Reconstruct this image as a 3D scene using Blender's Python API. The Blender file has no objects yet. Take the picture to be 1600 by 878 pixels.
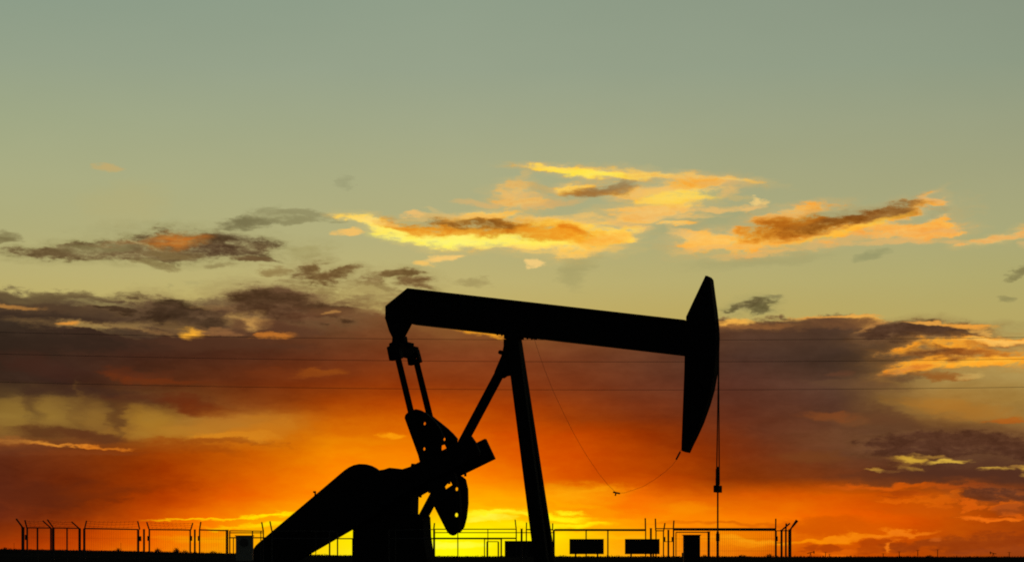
import bpy, bmesh, math, random
from mathutils import Vector, Matrix
from mathutils.geometry import tessellate_polygon
random.seed(7)
R = math.radians
scene = bpy.context.scene
COL = scene.collection

# ------------------------------------------------------------------ camera
F_PX = 3420.0            # focal length in photo pixels (photo is 1600 wide)
EYE = 1.6                # eye height of the photographer
HOR = 870.0              # row of the eye level in the photo
cam_d = bpy.data.cameras.new('camera')
cam = bpy.data.objects.new('camera', cam_d); COL.objects.link(cam)
cam.location = (0, 0, EYE); cam.rotation_euler = (R(90), 0, 0)
cam_d.sensor_width = 36.0; cam_d.lens = 36.0 * F_PX / 1600.0
cam_d.shift_y = (HOR - 439.0) / 1600.0
cam_d.clip_start = 0.1; cam_d.clip_end = 20000
scene.camera = cam

def W(px, py, d):                       # a point of the place seen at (px,py), d metres away
    return Vector(((px - 800) / F_PX * d, d, EYE + (HOR - py) / F_PX * d))

# ------------------------------------------------------------------ materials
def mat(name, rgb, rough=0.6, metal=0.0, var=0.25, scale=6.0, bump=0.0):
    m = bpy.data.materials.new(name); m.use_nodes = True
    nt = m.node_tree; b = nt.nodes['Principled BSDF']
    tc = nt.nodes.new('ShaderNodeTexCoord')
    n = nt.nodes.new('ShaderNodeTexNoise'); n.inputs['Scale'].default_value = scale
    n.inputs['Detail'].default_value = 6; n.inputs['Roughness'].default_value = 0.65
    nt.links.new(tc.outputs['Object'], n.inputs['Vector'])
    cr = nt.nodes.new('ShaderNodeValToRGB')
    cr.color_ramp.elements[0].position = 0.3; cr.color_ramp.elements[1].position = 0.7
    cr.color_ramp.elements[0].color = tuple(c * (1 - var) for c in rgb) + (1,)
    cr.color_ramp.elements[1].color = tuple(min(1, c * (1 + var)) for c in rgb) + (1,)
    nt.links.new(n.outputs['Fac'], cr.inputs['Fac'])
    nt.links.new(cr.outputs['Color'], b.inputs['Base Color'])
    b.inputs['Roughness'].default_value = rough; b.inputs['Metallic'].default_value = metal
    if bump:
        bp = nt.nodes.new('ShaderNodeBump'); bp.inputs['Strength'].default_value = bump
        nt.links.new(n.outputs['Fac'], bp.inputs['Height']); nt.links.new(bp.outputs['Normal'], b.inputs['Normal'])
    return m

M_BLACK = mat('dark_painted_steel', (0.012, 0.012, 0.013), 0.75)
M_STEEL = mat('weathered_steel', (0.045, 0.042, 0.04), 0.6, 0.0)
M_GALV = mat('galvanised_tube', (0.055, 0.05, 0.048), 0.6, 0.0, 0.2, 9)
M_ROPE = mat('wire_rope', (0.04, 0.035, 0.03), 0.7)
M_SIGN = mat('sign_back', (0.03, 0.03, 0.03), 0.7)
M_CAB = mat('cabinet_grey_paint', (0.22, 0.24, 0.22), 0.5, 0.0, 0.08)
M_DIAL = mat('dial_dark', (0.05, 0.05, 0.05), 0.4)
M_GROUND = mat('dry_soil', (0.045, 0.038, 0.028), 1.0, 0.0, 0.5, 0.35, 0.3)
M_GRASS = mat('dry_grass', (0.05, 0.045, 0.022), 0.9, 0.0, 0.4, 3.0)
M_WIRE = mat('power_cable', (0.02, 0.02, 0.02), 0.6)
M_CONC = mat('concrete', (0.25, 0.24, 0.22), 0.9)
for _m in (M_BLACK, M_SIGN, M_STEEL):
    _m.node_tree.nodes['Principled BSDF'].inputs['Specular IOR Level'].default_value = 0.12
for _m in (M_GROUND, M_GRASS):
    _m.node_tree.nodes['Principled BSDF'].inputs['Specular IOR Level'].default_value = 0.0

# ------------------------------------------------------------------ object helpers
def link(name, me, m, parent=None):
    o = bpy.data.objects.new(name, me); COL.objects.link(o)
    if m is not None: me.materials.append(m)
    if parent is not None: o.parent = parent
    return o

def tag(o, label=None, cat=None, group=None, kind=None):
    if label: o['label'] = label
    if cat: o['category'] = cat
    if group: o['group'] = group
    if kind: o['kind'] = kind
    return o

def empty(name, loc, rz=0.0):
    o = bpy.data.objects.new(name, None); COL.objects.link(o)
    o.location = loc; o.rotation_euler = (0, 0, rz); o.empty_display_size = 0.3
    return o

class MB:
    """collects shapes for ONE mesh object"""
    def __init__(s): s.bm = bmesh.new()
    def box(s, c, size, rot=None):
        mtx = Matrix.Translation(Vector(c))
        if rot is not None: mtx = mtx @ rot.to_4x4()
        mtx = mtx @ Matrix.Diagonal((size[0], size[1], size[2], 1))
        bmesh.ops.create_cube(s.bm, size=1.0, matrix=mtx); return s
    def tube(s, a, b, r, r2=None, n=10):
        a = Vector(a); b = Vector(b); d = b - a; L = d.length
        if L < 1e-6: return s
        q = Vector((0, 0, 1)).rotation_difference(d.normalized()).to_matrix().to_4x4()
        bmesh.ops.create_cone(s.bm, cap_ends=True, segments=n, radius1=r, radius2=r if r2 is None else r2, depth=L,
                              matrix=Matrix.Translation((a + b) / 2) @ q)
        return s
    def path(s, pts, r, n=8):
        for i in range(len(pts) - 1): s.tube(pts[i], pts[i + 1], r, n=n)
        return s
    def prism(s, front, back, holes=()):
        """front/back: matching point loops; holes: list of (front,back) loops"""
        loops = [front] + [h[0] for h in holes]; backs = [back] + [h[1] for h in holes]
        flat2 = [[Vector((p[0], p[2], 0)) for p in l] for l in loops]
        tris = tessellate_polygon(flat2)
        fv = [s.bm.verts.new(p) for l in loops for p in l]
        bv = [s.bm.verts.new(p) for l in backs for p in l]
        for t in tris:
            try:
                s.bm.faces.new([fv[i] for i in t]); s.bm.faces.new([bv[i] for i in reversed(t)])
            except ValueError: pass
        k = 0
        for l in loops:
            n = len(l)
            for i in range(n):
                a, b = k + i, k + (i + 1) % n
                s.bm.faces.new((fv[a], fv[b], bv[b], bv[a]))
            k += n
        return s
    def build(s, name, m, parent=None, bevel=0.0, smooth=False):
        bmesh.ops.recalc_face_normals(s.bm, faces=s.bm.faces[:])
        me = bpy.data.meshes.new(name); s.bm.to_mesh(me); s.bm.free()
        if smooth:
            for p in me.polygons: p.use_smooth = True
        o = link(name, me, m, parent)
        if bevel:
            md = o.modifiers.new('edge_round', 'BEVEL'); md.width = bevel; md.segments = 2
            md.limit_method = 'ANGLE'; md.angle_limit = R(35)
        return o

# ================================================================== PUMPJACK
PSI = R(20)
OX, OY = (815 - 800) / F_PX * 60.0, 60.0
cP, sP = math.cos(PSI), math.sin(PSI)
pj = empty('pumpjack', (OX, OY, 0), -PSI)
tag(pj, 'large black oil well pumpjack with tilted walking beam standing before the sunset', 'pumpjack')

def P(px, py, w):
    """point of the machine (along, across, up) seen at (px,py) on its plane 'w' metres across"""
    k = (px - 800) / F_PX
    a = (k * (OY + w * cP) - OX - w * sP) / (cP + k * sP)
    d = OY - a * sP + w * cP
    return Vector((a, w, EYE + (HOR - py) / F_PX * d))

def inset(pts, s):
    n = len(pts); out = []
    area = sum(pts[i][0] * pts[(i + 1) % n][1] - pts[(i + 1) % n][0] * pts[i][1] for i in range(n))
    sg = 1 if area > 0 else -1
    for i in range(n):
        nx = 0; wsum = 0
        for a, b in ((pts[i - 1], pts[i]), (pts[i], pts[(i + 1) % n])):
            ex, ey = b[0] - a[0], b[1] - a[1]; L = math.hypot(ex, ey) or 1
            nx += sg * ey / L
        nx /= 2
        out.append((pts[i][0] - s * max(-1, min(1, nx * 2.2)), pts[i][1]))
    return out

def circ(cx, cy, r, n=14, rx=None):
    return [(cx + r * math.cos(2 * math.pi * i / n), cy + r * math.sin(2 * math.pi * i / n)) for i in range(n)]

def part(name, outline, w, t, m=M_BLACK, holes=(), parent=None, ins=True, bevel=0.012, mb=None):
    """a plate/box of the machine: side outline in photo pixels, real thickness t around plane w"""
    o2 = inset(outline, t / 2 * sP * 57) if ins else outline
    mid = [P(x, y, w) for x, y in o2]
    f = [v + Vector((0, -t / 2, 0)) for v in mid]; b = [v + Vector((0, t / 2, 0)) for v in mid]
    hs = []
    for h in holes:
        hm = [P(x, y, w) for x, y in h]
        # the bore follows the sight line a little so that light comes through a deep plate
        hs.append(([v + Vector((0, -t / 2, 0)) for v in hm], [v + Vector((0, t / 2, 0)) for v in hm]))
    q = mb or MB()
    q.prism(f, b, hs)
    if mb: return None
    return q.build(name, m, parent or pj, bevel)

# walking beam and its tail
beam = part('walking_beam', [(602, 479), (638, 451), (1076, 500.5), (1076, 555), (645, 504.5), (602, 500)], 0, 0.36, bevel=0.015)
# flange lips along the beam (I-section)
q = MB()
for yA, yB in ((451.0, 500.5), (501.5, 551.5)):
    pa, pb = P(646, yA + 4, 0), P(1072, yB + 3, 0)
    d = (pb - pa)
    rot = Vector((1, 0, 0)).rotation_difference(d.normalized()).to_matrix()
    q.box((pa + pb) / 2, (d.length, 0.42, 0.05), rot)
q.build('beam_flange', M_BLACK, beam)
tb = part('tail_bearing', [(601, 496), (604, 505), (608, 518), (612.5, 527), (619, 531.5), (631, 530.5), (634.5, 523), (641, 511), (645, 503), (645, 496)], 0, 0.30)
part('bearing_pin', [(613, 527), (636, 525), (637.5, 536), (612, 538)], 0, 0.26, parent=tb)
# equaliser bar across the two pitmans
q = MB()
pe = P(632, 548, 0)
rot = Matrix.Rotation(R(14), 3, 'Y')
q.box(pe, (0.26, 1.30, 0.38), rot)
q.box(pe + Vector((0, 0, 0.2)), (0.38, 0.5, 0.14), rot)
eq = q.build('equalizer_bar', M_BLACK, pj, 0.02)
W_P = 0.615
for sgn, blk in ((-1, [(608, 537), (620, 533), (627, 540), (630, 559), (617, 562), (608.5, 563.5), (604.2, 543), (608, 541)]),
                 (1, [(634, 541), (645, 537), (648.5, 544.5), (655, 545), (660.2, 565), (652, 568), (638, 571), (636, 561)])):
    hole = [[(642, 560.6), (652, 557.8), (653.2, 560.6), (642.8, 563.4)]] if sgn > 0 else [circ(614.2, 557, 1.2, 8)]
    part('pitman_bearing', blk, sgn * W_P, 0.22, holes=hole, parent=eq)
# pitman arms
part('pitman_arm', [(616.4, 556), (625.6, 556), (672.5, 748), (663.0, 750)], -W_P - 0.12, 0.06, ins=False)
part('pitman_arm', [(645.3, 562), (654.3, 562), (701, 748), (691, 750)], W_P + 0.12, 0.06, ins=False)
# cranks (a near one and a far one), each with two counterweights
SH = (24.0, 6.0)
ck_n = [(590, 752), (640, 729), (737, 681), (745, 691), (752, 706), (751, 712), (724, 725), (655, 759), (604, 786), (590, 778)]
ck_f = [(610, 762), (664, 731.5), (759.5, 685), (775, 716.5), (724.5, 741), (676, 764), (628, 790), (612, 780)]
cr_n = part('crank', ck_n, -W_P, 0.16)
cr_f = part('crank', ck_f, W_P, 0.16)
up_n = [(632, 653), (633, 648.5), (635.5, 645.5), (643, 641), (651, 639), (658, 640.5), (668, 645.5), (680, 656), (690, 669), (694, 681), (691, 691), (690, 704), (657, 720)]
up_f = [(656, 661), (657, 655), (660, 649), (668, 646), (675, 648.5), (688, 658.8), (700, 668.5), (709, 677), (716, 685), (714, 694), (714, 707), (681, 724)]
h1, h2, h3 = circ(663.7, 661.5, 3.0, 10), circ(694.5, 686, 2.8, 10), circ(663, 701, 2.9, 10)
slot = [(687.5, 696), (695.5, 693.5), (699, 700.5), (690, 705.5)]
lo_n = [(668, 754), (675, 780), (678, 790), (686, 806), (695.8, 825), (699, 831), (703, 834.7), (708, 836.2), (713, 834.5), (719, 826), (722, 800), (720, 768), (712, 738)]
lo_f = [(709, 748), (710, 758), (698, 768), (695, 776), (699, 795), (705, 815), (711, 829), (716, 832.5), (721, 829.8), (726, 823), (730, 808), (732.4, 786), (732, 764), (728.5, 748.5), (721, 743)]
gap = [(694.2, 759.5), (698, 755.2), (701, 754), (704.8, 750.5), (708, 757.2), (696, 765.2)]
h4, h5 = circ(713.8, 763.6, 3.4, 10), circ(713.4, 804, 3.8, 10)
part('counterweight', up_n, -W_P, 0.14, holes=[h1, h3], parent=cr_n, bevel=0.008)
part('counterweight', lo_n, -W_P, 0.14, holes=[gap, h4, h5], parent=cr_n, bevel=0.008)
part('counterweight', up_f, W_P, 0.14, holes=[h1, h2, slot], parent=cr_f, bevel=0.008)
part('counterweight', lo_f, W_P, 0.14, holes=[h4, h5], parent=cr_f, bevel=0.008)
# bolts under the far crank
for bx, by in ((657, 774.0), (671, 767.0), (702, 753.0), (727, 741.0)):
    c = P(bx, by, W_P); MB().tube(c + Vector((0, 0, -0.05)), c + Vector((0, 0, 0.05)), 0.035, n=6).build('crank_bolt', M_BLACK, cr_f)
# crank shaft hub
h = P(606, 777, -W_P)
MB().tube(h + Vector((0, -0.14, 0)), h + Vector((0, 1.37, 0)), 0.22, n=20).build('crank_shaft', M_BLACK, pj)

# samson post : two front legs and one rear leg
def bar(name, A, wA, hwA, B, wB, hwB, t, parent=pj, bevel=0.01):
    a0, a1 = P(A[0] - hwA, A[1], wA), P(A[0] + hwA, A[1], wA)
    b0, b1 = P(B[0] - hwB, B[1], wB), P(B[0] + hwB, B[1], wB)
    fr = [v + Vector((0, -t / 2, 0)) for v in (a0, a1, b1, b0)]; bk = [v + Vector((0, t / 2, 0)) for v in (a0, a1, b1, b0)]
    return MB().prism(fr, bk).build(name, M_BLACK, parent, bevel)
bar('front_leg', (800.6, 524), -0.10, 9.4, (857.5, 962), -0.36, 10.4, 0.20)
bar('front_leg', (803.2, 524), 0.10, 9.4, (869.0, 959), 0.36, 10.4, 0.20)
for yy in (640, 720, 800, 880):
    t_ = (yy - 524) / 437; x_ = 802 + 61 * t_; w_ = 0.10 + 0.26 * t_
    MB().tube(P(x_, yy, -w_), P(x_, yy, w_), 0.05).build('cross_brace', M_BLACK, pj)
bar('rear_leg', (782.5, 580), 0, 6.4, (578.5, 962), 0, 6.4, 0.24)
part('gusset_plate', [(786.5, 530), (786.5, 541), (784.5, 551), (783, 556), (772.3, 581), (772.6, 588), (787.5, 591), (793, 587.5), (798, 586.5), (802, 590), (806, 560), (803, 530)], 0, 0.12)
sd = part('saddle_bearing', [(787, 512), (819, 515), (819, 530), (787, 530)], 0, 0.44)
q = MB()
pa, pb = P(776, 520.5, 0), P(836, 528.5, 0); d = pb - pa
rot = Vector((1, 0, 0)).rotation_difference(d.normalized()).to_matrix()
q.box((pa + pb) / 2, (d.length, 0.34, 0.05), rot)
for bx, by in ((777, 521.5), (784, 522.8), (824, 528), (831, 529)):
    for w_ in (-0.13, 0.13):
        c = P(bx, by, w_); q.tube(c + Vector((0, 0, -0.035)), c + Vector((0, 0, 0.05)), 0.024, n=6)
q.build('bearing_base', M_BLACK, sd)
c = P(783.5, 551.5, -0.1); MB().tube(c + Vector((-0.02, -0.05, 0.02)), c + Vector((-0.02, 0.05, 0.02)), 0.06, n=12).build('pulley', M_BLACK, pj)

# horsehead
hh = part('horsehead', [(1071, 496), (1086, 464), (1101, 432.6), (1103, 432), (1112.3, 432.4), (1116, 436.4), (1118.6, 457), (1122.4, 485), (1125, 508), (1125.8, 527), (1125, 553),
                   (1122.8, 582), (1118, 609), (1111, 633), (1101.3, 660), (1091.8, 681), (1085, 694.5), (1078.4, 707), (1063.6, 704.4), (1064, 690), (1066.6, 623), (1068.3, 580), (1068.8, 555), (1071, 520)],
          0, 0.42, holes=[circ(1107.2, 477.5, 2.0, 10)], bevel=0.012)

# gear reducer, pedestal, belt guard, motor, skid
part('gear_reducer', [(572, 742), (594, 735), (604, 733.5), (614, 730.8), (623, 731.6), (632, 733.6), (642, 729), (651, 724), (655, 728), (654, 770), (653.2, 806), (556, 806), (556, 770)], 0, 0.62, bevel=0.02)
part('pedestal', [(552, 800), (668, 803), (672.5, 807.5), (674, 838), (678, 867), (688, 962), (546, 962), (551.5, 866)], 0, 0.62, bevel=0.02)
# belt guard: big and small round end joined by tangents
def stadium(c1, r1, c2, r2, n=16):
    ang = math.atan2(c2[1] - c1[1], c2[0] - c1[0]); L = math.hypot(c2[0] - c1[0], c2[1] - c1[1])
    b = math.acos((r1 - r2) / L); out = []
    for i in range(n + 1):
        t = ang + b + (2 * math.pi - 2 * b) * i / n; out.append((c1[0] + r1 * math.cos(t), c1[1] + r1 * math.sin(t)))
    for i in range(n + 1):
        t = ang - b + 2 * b * i / n; out.append((c2[0] + r2 * math.cos(t), c2[1] + r2 * math.sin(t)))
    return out
part('belt_guard', stadium((566, 768), 43.6, (421, 870), 28), -0.42, 0.20, bevel=0.03)
q = MB(); c = P(492.5, 776.5, -0.42); q.tube(c, c + Vector((0, 0, 0.14)), 0.025, n=8); q.box(c + Vector((-0.02, 0, 0.15)), (0.07, 0.05, 0.05)); q.build('guard_lug', M_BLACK, pj)
cm = P(424, 886, 0.1)
q = MB(); q.tube(cm + Vector((0, -0.42, 0)), cm + Vector((0, 0.55, 0)), 0.36, n=20); q.box(cm + Vector((0, 0.05, -0.38)), (0.8, 0.9, 0.12)); q.box(cm + Vector((0, 0.05, 0.34)), (0.25, 0.3, 0.25))
q.build('electric_motor', M_BLACK, pj)
q = MB()
x0, x1 = P(395, 960, 0).x, P(905, 960, 0).x
for w_ in (-0.5, 0.5):
    for z_ in (0.03, 0.21): q.box(((x0 + x1) / 2, w_, z_), (x1 - x0, 0.26, 0.05))
    q.box(((x0 + x1) / 2, w_, 0.12), (x1 - x0, 0.04, 0.125))
for i in range(7):
    xx = x0 + 0.3 + (x1 - x0 - 0.6) * i / 6; q.box((xx, 0, 0.12), (0.16, 0.95, 0.12))
q.box((cm.x, 0.1, (cm.z - 0.44 + 0.235) / 2), (0.85, 0.8, cm.z - 0.44 - 0.235))
q.build('skid_base', M_BLACK, pj)

# ------------------------------------------------------------------ bridle, polished rod, wellhead
def obj_root(name, p_local):
    wpos = Matrix.Translation((OX, OY, 0)) @ Matrix.Rotation(-PSI, 4, 'Z') @ Vector(p_local)
    return wpos
def Q(px, py, w):                       # the same plane in world coordinates
    return obj_root('', P(px, py, w))
rp = Q(1121.5, 769, 0)
br = empty('polished_rod_bridle', (rp.x, rp.y, 0), -PSI)
tag(br, 'pair of thin wire ropes with carrier bar and polished rod hanging from the horsehead', 'bridle')
def L(px, py, w): return P(px, py, w) - Vector((P(1121.5, 769, 0).x, 0, 0))
ax = 0.0
for w_, dx in ((-0.15, -3.0), (0.15, 3.0)):
    xx = L(1121.7, 640, 0).x
    wt = w_ * 0.15; pts = [Vector((L(1121.0, 500, 0).x, wt, L(1123, 500, wt).z)), Vector((L(1122.8, 545, 0).x, wt, L(1123, 545, wt).z)), Vector((L(1122.6, 592, 0).x, wt, L(1123, 592, wt).z)), Vector((xx, w_, L(1121, 757, w_).z))]
    MB().path(pts, 0.016).build('wire_rope', M_ROPE, br)
zc0, zc1 = L(1121, 769, 0).z, L(1121, 758, 0).z
q = MB(); q.box((0, 0, (zc0 + zc1) / 2), (0.13, 0.42, zc1 - zc0)); q.build('carrier_bar', M_BLACK, br, 0.01)
q = MB(); q.tube((-0.01, 0, zc1), (-0.01, 0, zc1 + 0.2), 0.05); q.box((-0.01, 0, zc1 + 0.30), (0.075, 0.075, 0.28)); q.build('rod_clamp', M_BLACK, br)
zb = EYE + (HOR - 830) / F_PX * 58
MB().tube((0, 0, zb - 0.3), (0, 0, zc1 + 0.5), 0.022).build('polished_rod', M_STEEL, br)
wl = empty('wellhead', (rp.x, rp.y, 0), -PSI)
tag(wl, 'slim upright wellhead pipe with the polished rod going down into it', 'wellhead')
MB().tube((0, 0, 0.9), (0, 0, zb), 0.034, n=14).tube((0, 0, zb - 0.25), (0, 0, zb - 0.05), 0.05, n=14).build('stuffing_box', M_STEEL, wl)
q = MB(); q.tube((0, 0, 0), (0, 0, 0.9), 0.13, n=16)
for z_ in (0.25, 0.32, 0.62, 0.69): q.tube((0, 0, z_), (0, 0, z_ + 0.05), 0.24, n=18)
q.build('casing_flange', M_STEEL, wl)
MB().tube((-0.6, 0, 0.8), (0.6, 0, 0.8), 0.05, n=12).build('flow_tee', M_STEEL, wl)

# slack line between the beam bearing and the toe of the horsehead
A0 = Q(835.5, 530, -0.14); B0 = Q(963, 770, -0.05); C0 = Q(1063, 703, -0.14)
pts = []
ctrl = [(835, 530), (842, 552), (852, 580), (864, 610), (879, 642), (897, 678), (915, 709), (936, 740), (950, 757), (963, 770), (976, 769.5), (990, 765), (1006, 759), (1024, 748), (1040, 736), (1050, 727), (1057, 718), (1061, 707), (1064, 702)]
for i, (x, y) in enumerate(ctrl):
    pts.append(Q(x, y, -0.14))
sl = empty('slack_cable', pts[0]); tag(sl, 'thin slack cable sagging from the beam bearing to the toe of the horsehead', 'cable')
o0 = pts[0]
MB().path([p - o0 for p in pts], 0.0038, 6).build('line', M_ROPE, sl)
k = Q(963, 770, -0.14) - o0
q = MB(); q.tube(k + Vector((-0.09, 0, 0.03)), k + Vector((0.1, 0, -0.01)), 0.022, n=8); q.tube(k + Vector((0, 0, 0.03)), k + Vector((-0.03, 0, -0.07)), 0.02, n=8); q.build('hook', M_ROPE, sl)
k = Q(1060, 710, -0.14) - o0
MB().tube(k + Vector((-0.06, 0, -0.13)), k + Vector((0.05, 0, 0.08)), 0.024, n=8).build('shackle', M_ROPE, sl)

# ================================================================== FENCE
def dF(x):                               # the front fence line: a touch nearer at its left end
    if x <= 425: return 50.5 + (x - 30) / 395 * 5.0
    return 55.5 - min(1, (x - 425) / 400) * 1.6
FZ = lambda x, y, d: EYE + (HOR - y) / F_PX * d
def wx(x, d): return (x - 800) / F_PX * d
ARM = 'slim angled arm'
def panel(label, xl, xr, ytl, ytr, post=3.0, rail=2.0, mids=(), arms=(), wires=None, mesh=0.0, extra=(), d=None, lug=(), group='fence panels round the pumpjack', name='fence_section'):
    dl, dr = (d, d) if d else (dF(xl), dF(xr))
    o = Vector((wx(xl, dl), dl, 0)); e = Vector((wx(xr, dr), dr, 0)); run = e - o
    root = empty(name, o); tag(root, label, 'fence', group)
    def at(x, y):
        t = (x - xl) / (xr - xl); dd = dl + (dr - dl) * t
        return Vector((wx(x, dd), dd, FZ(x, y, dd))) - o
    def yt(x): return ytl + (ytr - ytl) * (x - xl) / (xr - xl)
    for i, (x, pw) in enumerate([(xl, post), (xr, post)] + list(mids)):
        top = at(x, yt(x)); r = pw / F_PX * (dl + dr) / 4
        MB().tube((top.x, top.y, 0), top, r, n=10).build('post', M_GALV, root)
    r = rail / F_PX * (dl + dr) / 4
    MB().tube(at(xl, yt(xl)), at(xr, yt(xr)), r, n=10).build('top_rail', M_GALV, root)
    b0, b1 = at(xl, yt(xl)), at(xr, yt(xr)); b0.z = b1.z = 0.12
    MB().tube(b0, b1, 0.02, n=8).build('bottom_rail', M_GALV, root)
    for (x, y, x2, y2, pw) in extra:
        MB().tube(at(x, y), at(x2, y2), pw / F_PX * dl / 2, n=8).build('inner_rail' if abs(y2 - y) < abs(x2 - x) else 'inner_post', M_GALV, root)
    tips = []
    for (x, dx, dy) in arms:
        a = at(x, yt(x)); b = at(x + dx, yt(x) + dy); tips.append((a, b))
        MB().tube(a, b, 0.017, n=8).build('barb_arm', M_GALV, root)
    for (x, y) in lug:
        c = at(x, y); MB().box(c, (0.05, 0.06, 0.12)).build('clamp', M_GALV, root)
    if len(tips) >= 2 and wires:
        q = MB(); (a, b), (c, e2) = tips[0], tips[-1]
        for f in (0.35, 0.68, 0.97):
            p, s_ = a.lerp(b, f), c.lerp(e2, f); n = 8; pl = []
            for i in range(n + 1):
                t = i / n; v = p.lerp(s_, t); v.z -= 0.05 * 4 * t * (1 - t) * (0.4 + 0.4 * random.random()); pl.append(v)
            q.path(pl, 0.0026, 5)
            for i in range(1, int((s_ - p).length / 0.12)):
                v = p.lerp(s_, i * 0.12 / (s_ - p).length); v.z -= 0.02
                q.tube(v + Vector((-0.012, 0, -0.02)), v + Vector((0.012, 0, 0.02)), 0.0025, n=4)
        q.build('barbed_wire', M_GALV, root)
    if mesh:
        q = MB(); n = max(2, int(run.length / 0.05)); tA, tB = at(xl, yt(xl)), at(xr, yt(xr))
        for i in range(1, n):
            t = i / n; v = tA.lerp(tB, t)
            q.box((v.x, v.y, (v.z + 0.12) / 2), (mesh, mesh, v.z - 0.12))
        for yy in range(0, 7):
            zz = 0.12 + (tA.z - 0.2) * (yy + 0.5) / 7
            q.tube((tA.x, tA.y, zz), (tB.x, tB.y, zz), mesh * 0.6, n=4)
        o_m = q.build('wire_mesh', M_GALV, root)
    return root

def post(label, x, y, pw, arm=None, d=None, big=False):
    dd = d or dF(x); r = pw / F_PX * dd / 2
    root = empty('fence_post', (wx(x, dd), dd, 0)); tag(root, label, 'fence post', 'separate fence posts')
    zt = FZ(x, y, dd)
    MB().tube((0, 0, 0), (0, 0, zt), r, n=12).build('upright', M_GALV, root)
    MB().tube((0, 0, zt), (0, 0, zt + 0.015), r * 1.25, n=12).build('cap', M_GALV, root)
    if arm:
        b = Vector((wx(x + arm[0], dd) - wx(x, dd), 0, zt - arm[1] / F_PX * dd * -1)) if False else Vector((arm[0] / F_PX * dd, 0, zt - arm[1] / F_PX * dd))
        MB().tube((0, 0, zt), b, 0.02, n=8).build('barb_arm', M_GALV, root)
        if big:
            dv = (b - Vector((0, 0, zt))).normalized()
            MB().tube(b - dv * 0.16, b + dv * 0.04, 0.026, 0.038, n=10).build('end_knob', M_GALV, root)
    return root

# left end of the enclosure
post('thick end post at the far left end of the fence, arm leaning outward', 35.8, 824, 5, (-10.5, -14))
panel('short fence panel next to the left end post, three uprights', 42.5, 79.5, 824, 824.3, 2.8, 1.8, [(58.5, 2.8)], [(42, -3.2, -12), (79.5, -12.5, -11)], True, 0.0025, lug=[(41, 839)])
panel('short fence panel with two arms leaning left, second from the left end', 83.2, 124.5, 824.3, 824.8, 4.2, 1.8, [(104.7, 2.4)], [(83.5, -9.5, -13), (123.5, -11.5, -10)], True, 0.0025)
panel('wide mesh fence panel left of centre between two thick uprights', 131.6, 215.9, 825, 826.6, 3.8, 2.0, [], [(132.2, 3, -12), (218.3, -3.2, -13)], True, 0.0026, lug=[(219, 841)])
post('plain fence post without arm left of the small weedy mesh panel', 225, 827, 3.2)
panel('mesh fence panel with tall weeds showing through it', 233.3, 297.2, 826.7, 827.4, 2.6, 2.0, [], [(233, -3.7, -11.5), (298, 3.2, -11)], True, 0.0026, lug=[(232, 840.5), (298.5, 840.5)])
post('plain fence post without arm right of the weedy mesh panel', 304.4, 827.5, 3.0)
panel('fence panel between the twin arms and the heavy post near the grey control box', 311.8, 354.6, 827.2, 828.3, 2.4, 2.0, [], [(311.8, 2, -12.5)], False, 0.003, lug=[(310.8, 840.5)])
post('heavy square-set fence post beside the grey control box', 354.8, 828, 4.2)
panel('low gate frame with double rails behind the grey control box', 359, 411.5, 828.6, 829.2, 2.0, 1.4, [(394.5, 2.0), (407.5, 1.4)], [(411.5, -2.6, -14)], False, 0, [(359, 831.8, 411, 831.8, 1.4), (358, 839.5, 425, 839.5, 1.8), (364.7, 840, 364.7, 868, 1.5)])
panel('fence panel passing in front of the slanted belt guard', 425, 527.4, 829, 829.6, 2.2, 1.2, [(493.5, 1.2), (515, 2.6)], [(424.8, -3, -15)], False, 0, [(425, 840.8, 552, 841, 1.8)])
panel('fence panel passing in front of the gear reducer pedestal', 608, 677.6, 828, 826.6, 2.0, 1.2, [(618, 1.5)], [(677.7, 1.2, -10)], False, 0, [(610, 841, 677, 840.6, 1.8)])
panel('fence panel with three rails behind the lower counterweight', 679, 806.6, 826.2, 826.2, 2.0, 1.6, [(715.3, 1.5), (762.3, 1.3)], [(806.6, -1.8, -15)], False, 0, [(679, 831.5, 830, 831.5, 1.3), (679, 840.4, 806, 840.4, 2.2)], d=66)
post('short plain fence post just left of the front leg', 815, 826, 3.2, d=64)
panel('fence panel mostly hidden by the front leg of the pumpjack', 822.4, 864.6, 826.7, 827, 2.0, 2.0, [], [(822.4, 0.3, -11), (863.4, 0.2, -10)], False, 0, [(822, 831.5, 864, 831.5, 1.2)], d=64)
panel('fence panel carrying the first black board, right of the front leg', 866, 1008.8, 827.3, 827.5, 1.9, 3.4, [(915.8, 2.0), (949.8, 2.2)], [(1008.6, -0.4, -18.5)], False, 0.0, d=54.2)
post('plain fence post standing behind the second black board', 1017, 825.5, 3.2, d=54.6)
panel('narrow fence panel with two upright rods beside the second black board', 1025, 1036.7, 828.6, 828.6, 2.0, 1.6, [], [(1024.6, -0.6, -19), (1037, 2, -12)], False, 0, [(1025, 825.3, 1051.8, 825.3, 1.6), (1037, 845.6, 1051.5, 845.6, 0.9)], d=54.2, lug=[(1038, 842)])
post('plain fence post between the narrow panel and the wide right-hand panel', 1044.3, 828, 3.0, d=54.4)
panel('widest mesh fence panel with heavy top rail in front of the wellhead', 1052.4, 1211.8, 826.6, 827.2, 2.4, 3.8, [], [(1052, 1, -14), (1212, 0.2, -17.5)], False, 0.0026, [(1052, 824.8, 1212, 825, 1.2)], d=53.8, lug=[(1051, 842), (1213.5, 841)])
gt = panel('small gate frame standing round the black cabinet', 1056.2, 1107.3, 831, 831, 1.6, 1.6, [], [], False, 0, d=54.6, group='fence panels round the pumpjack', name='gate')
gt['category'] = 'gate'
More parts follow.
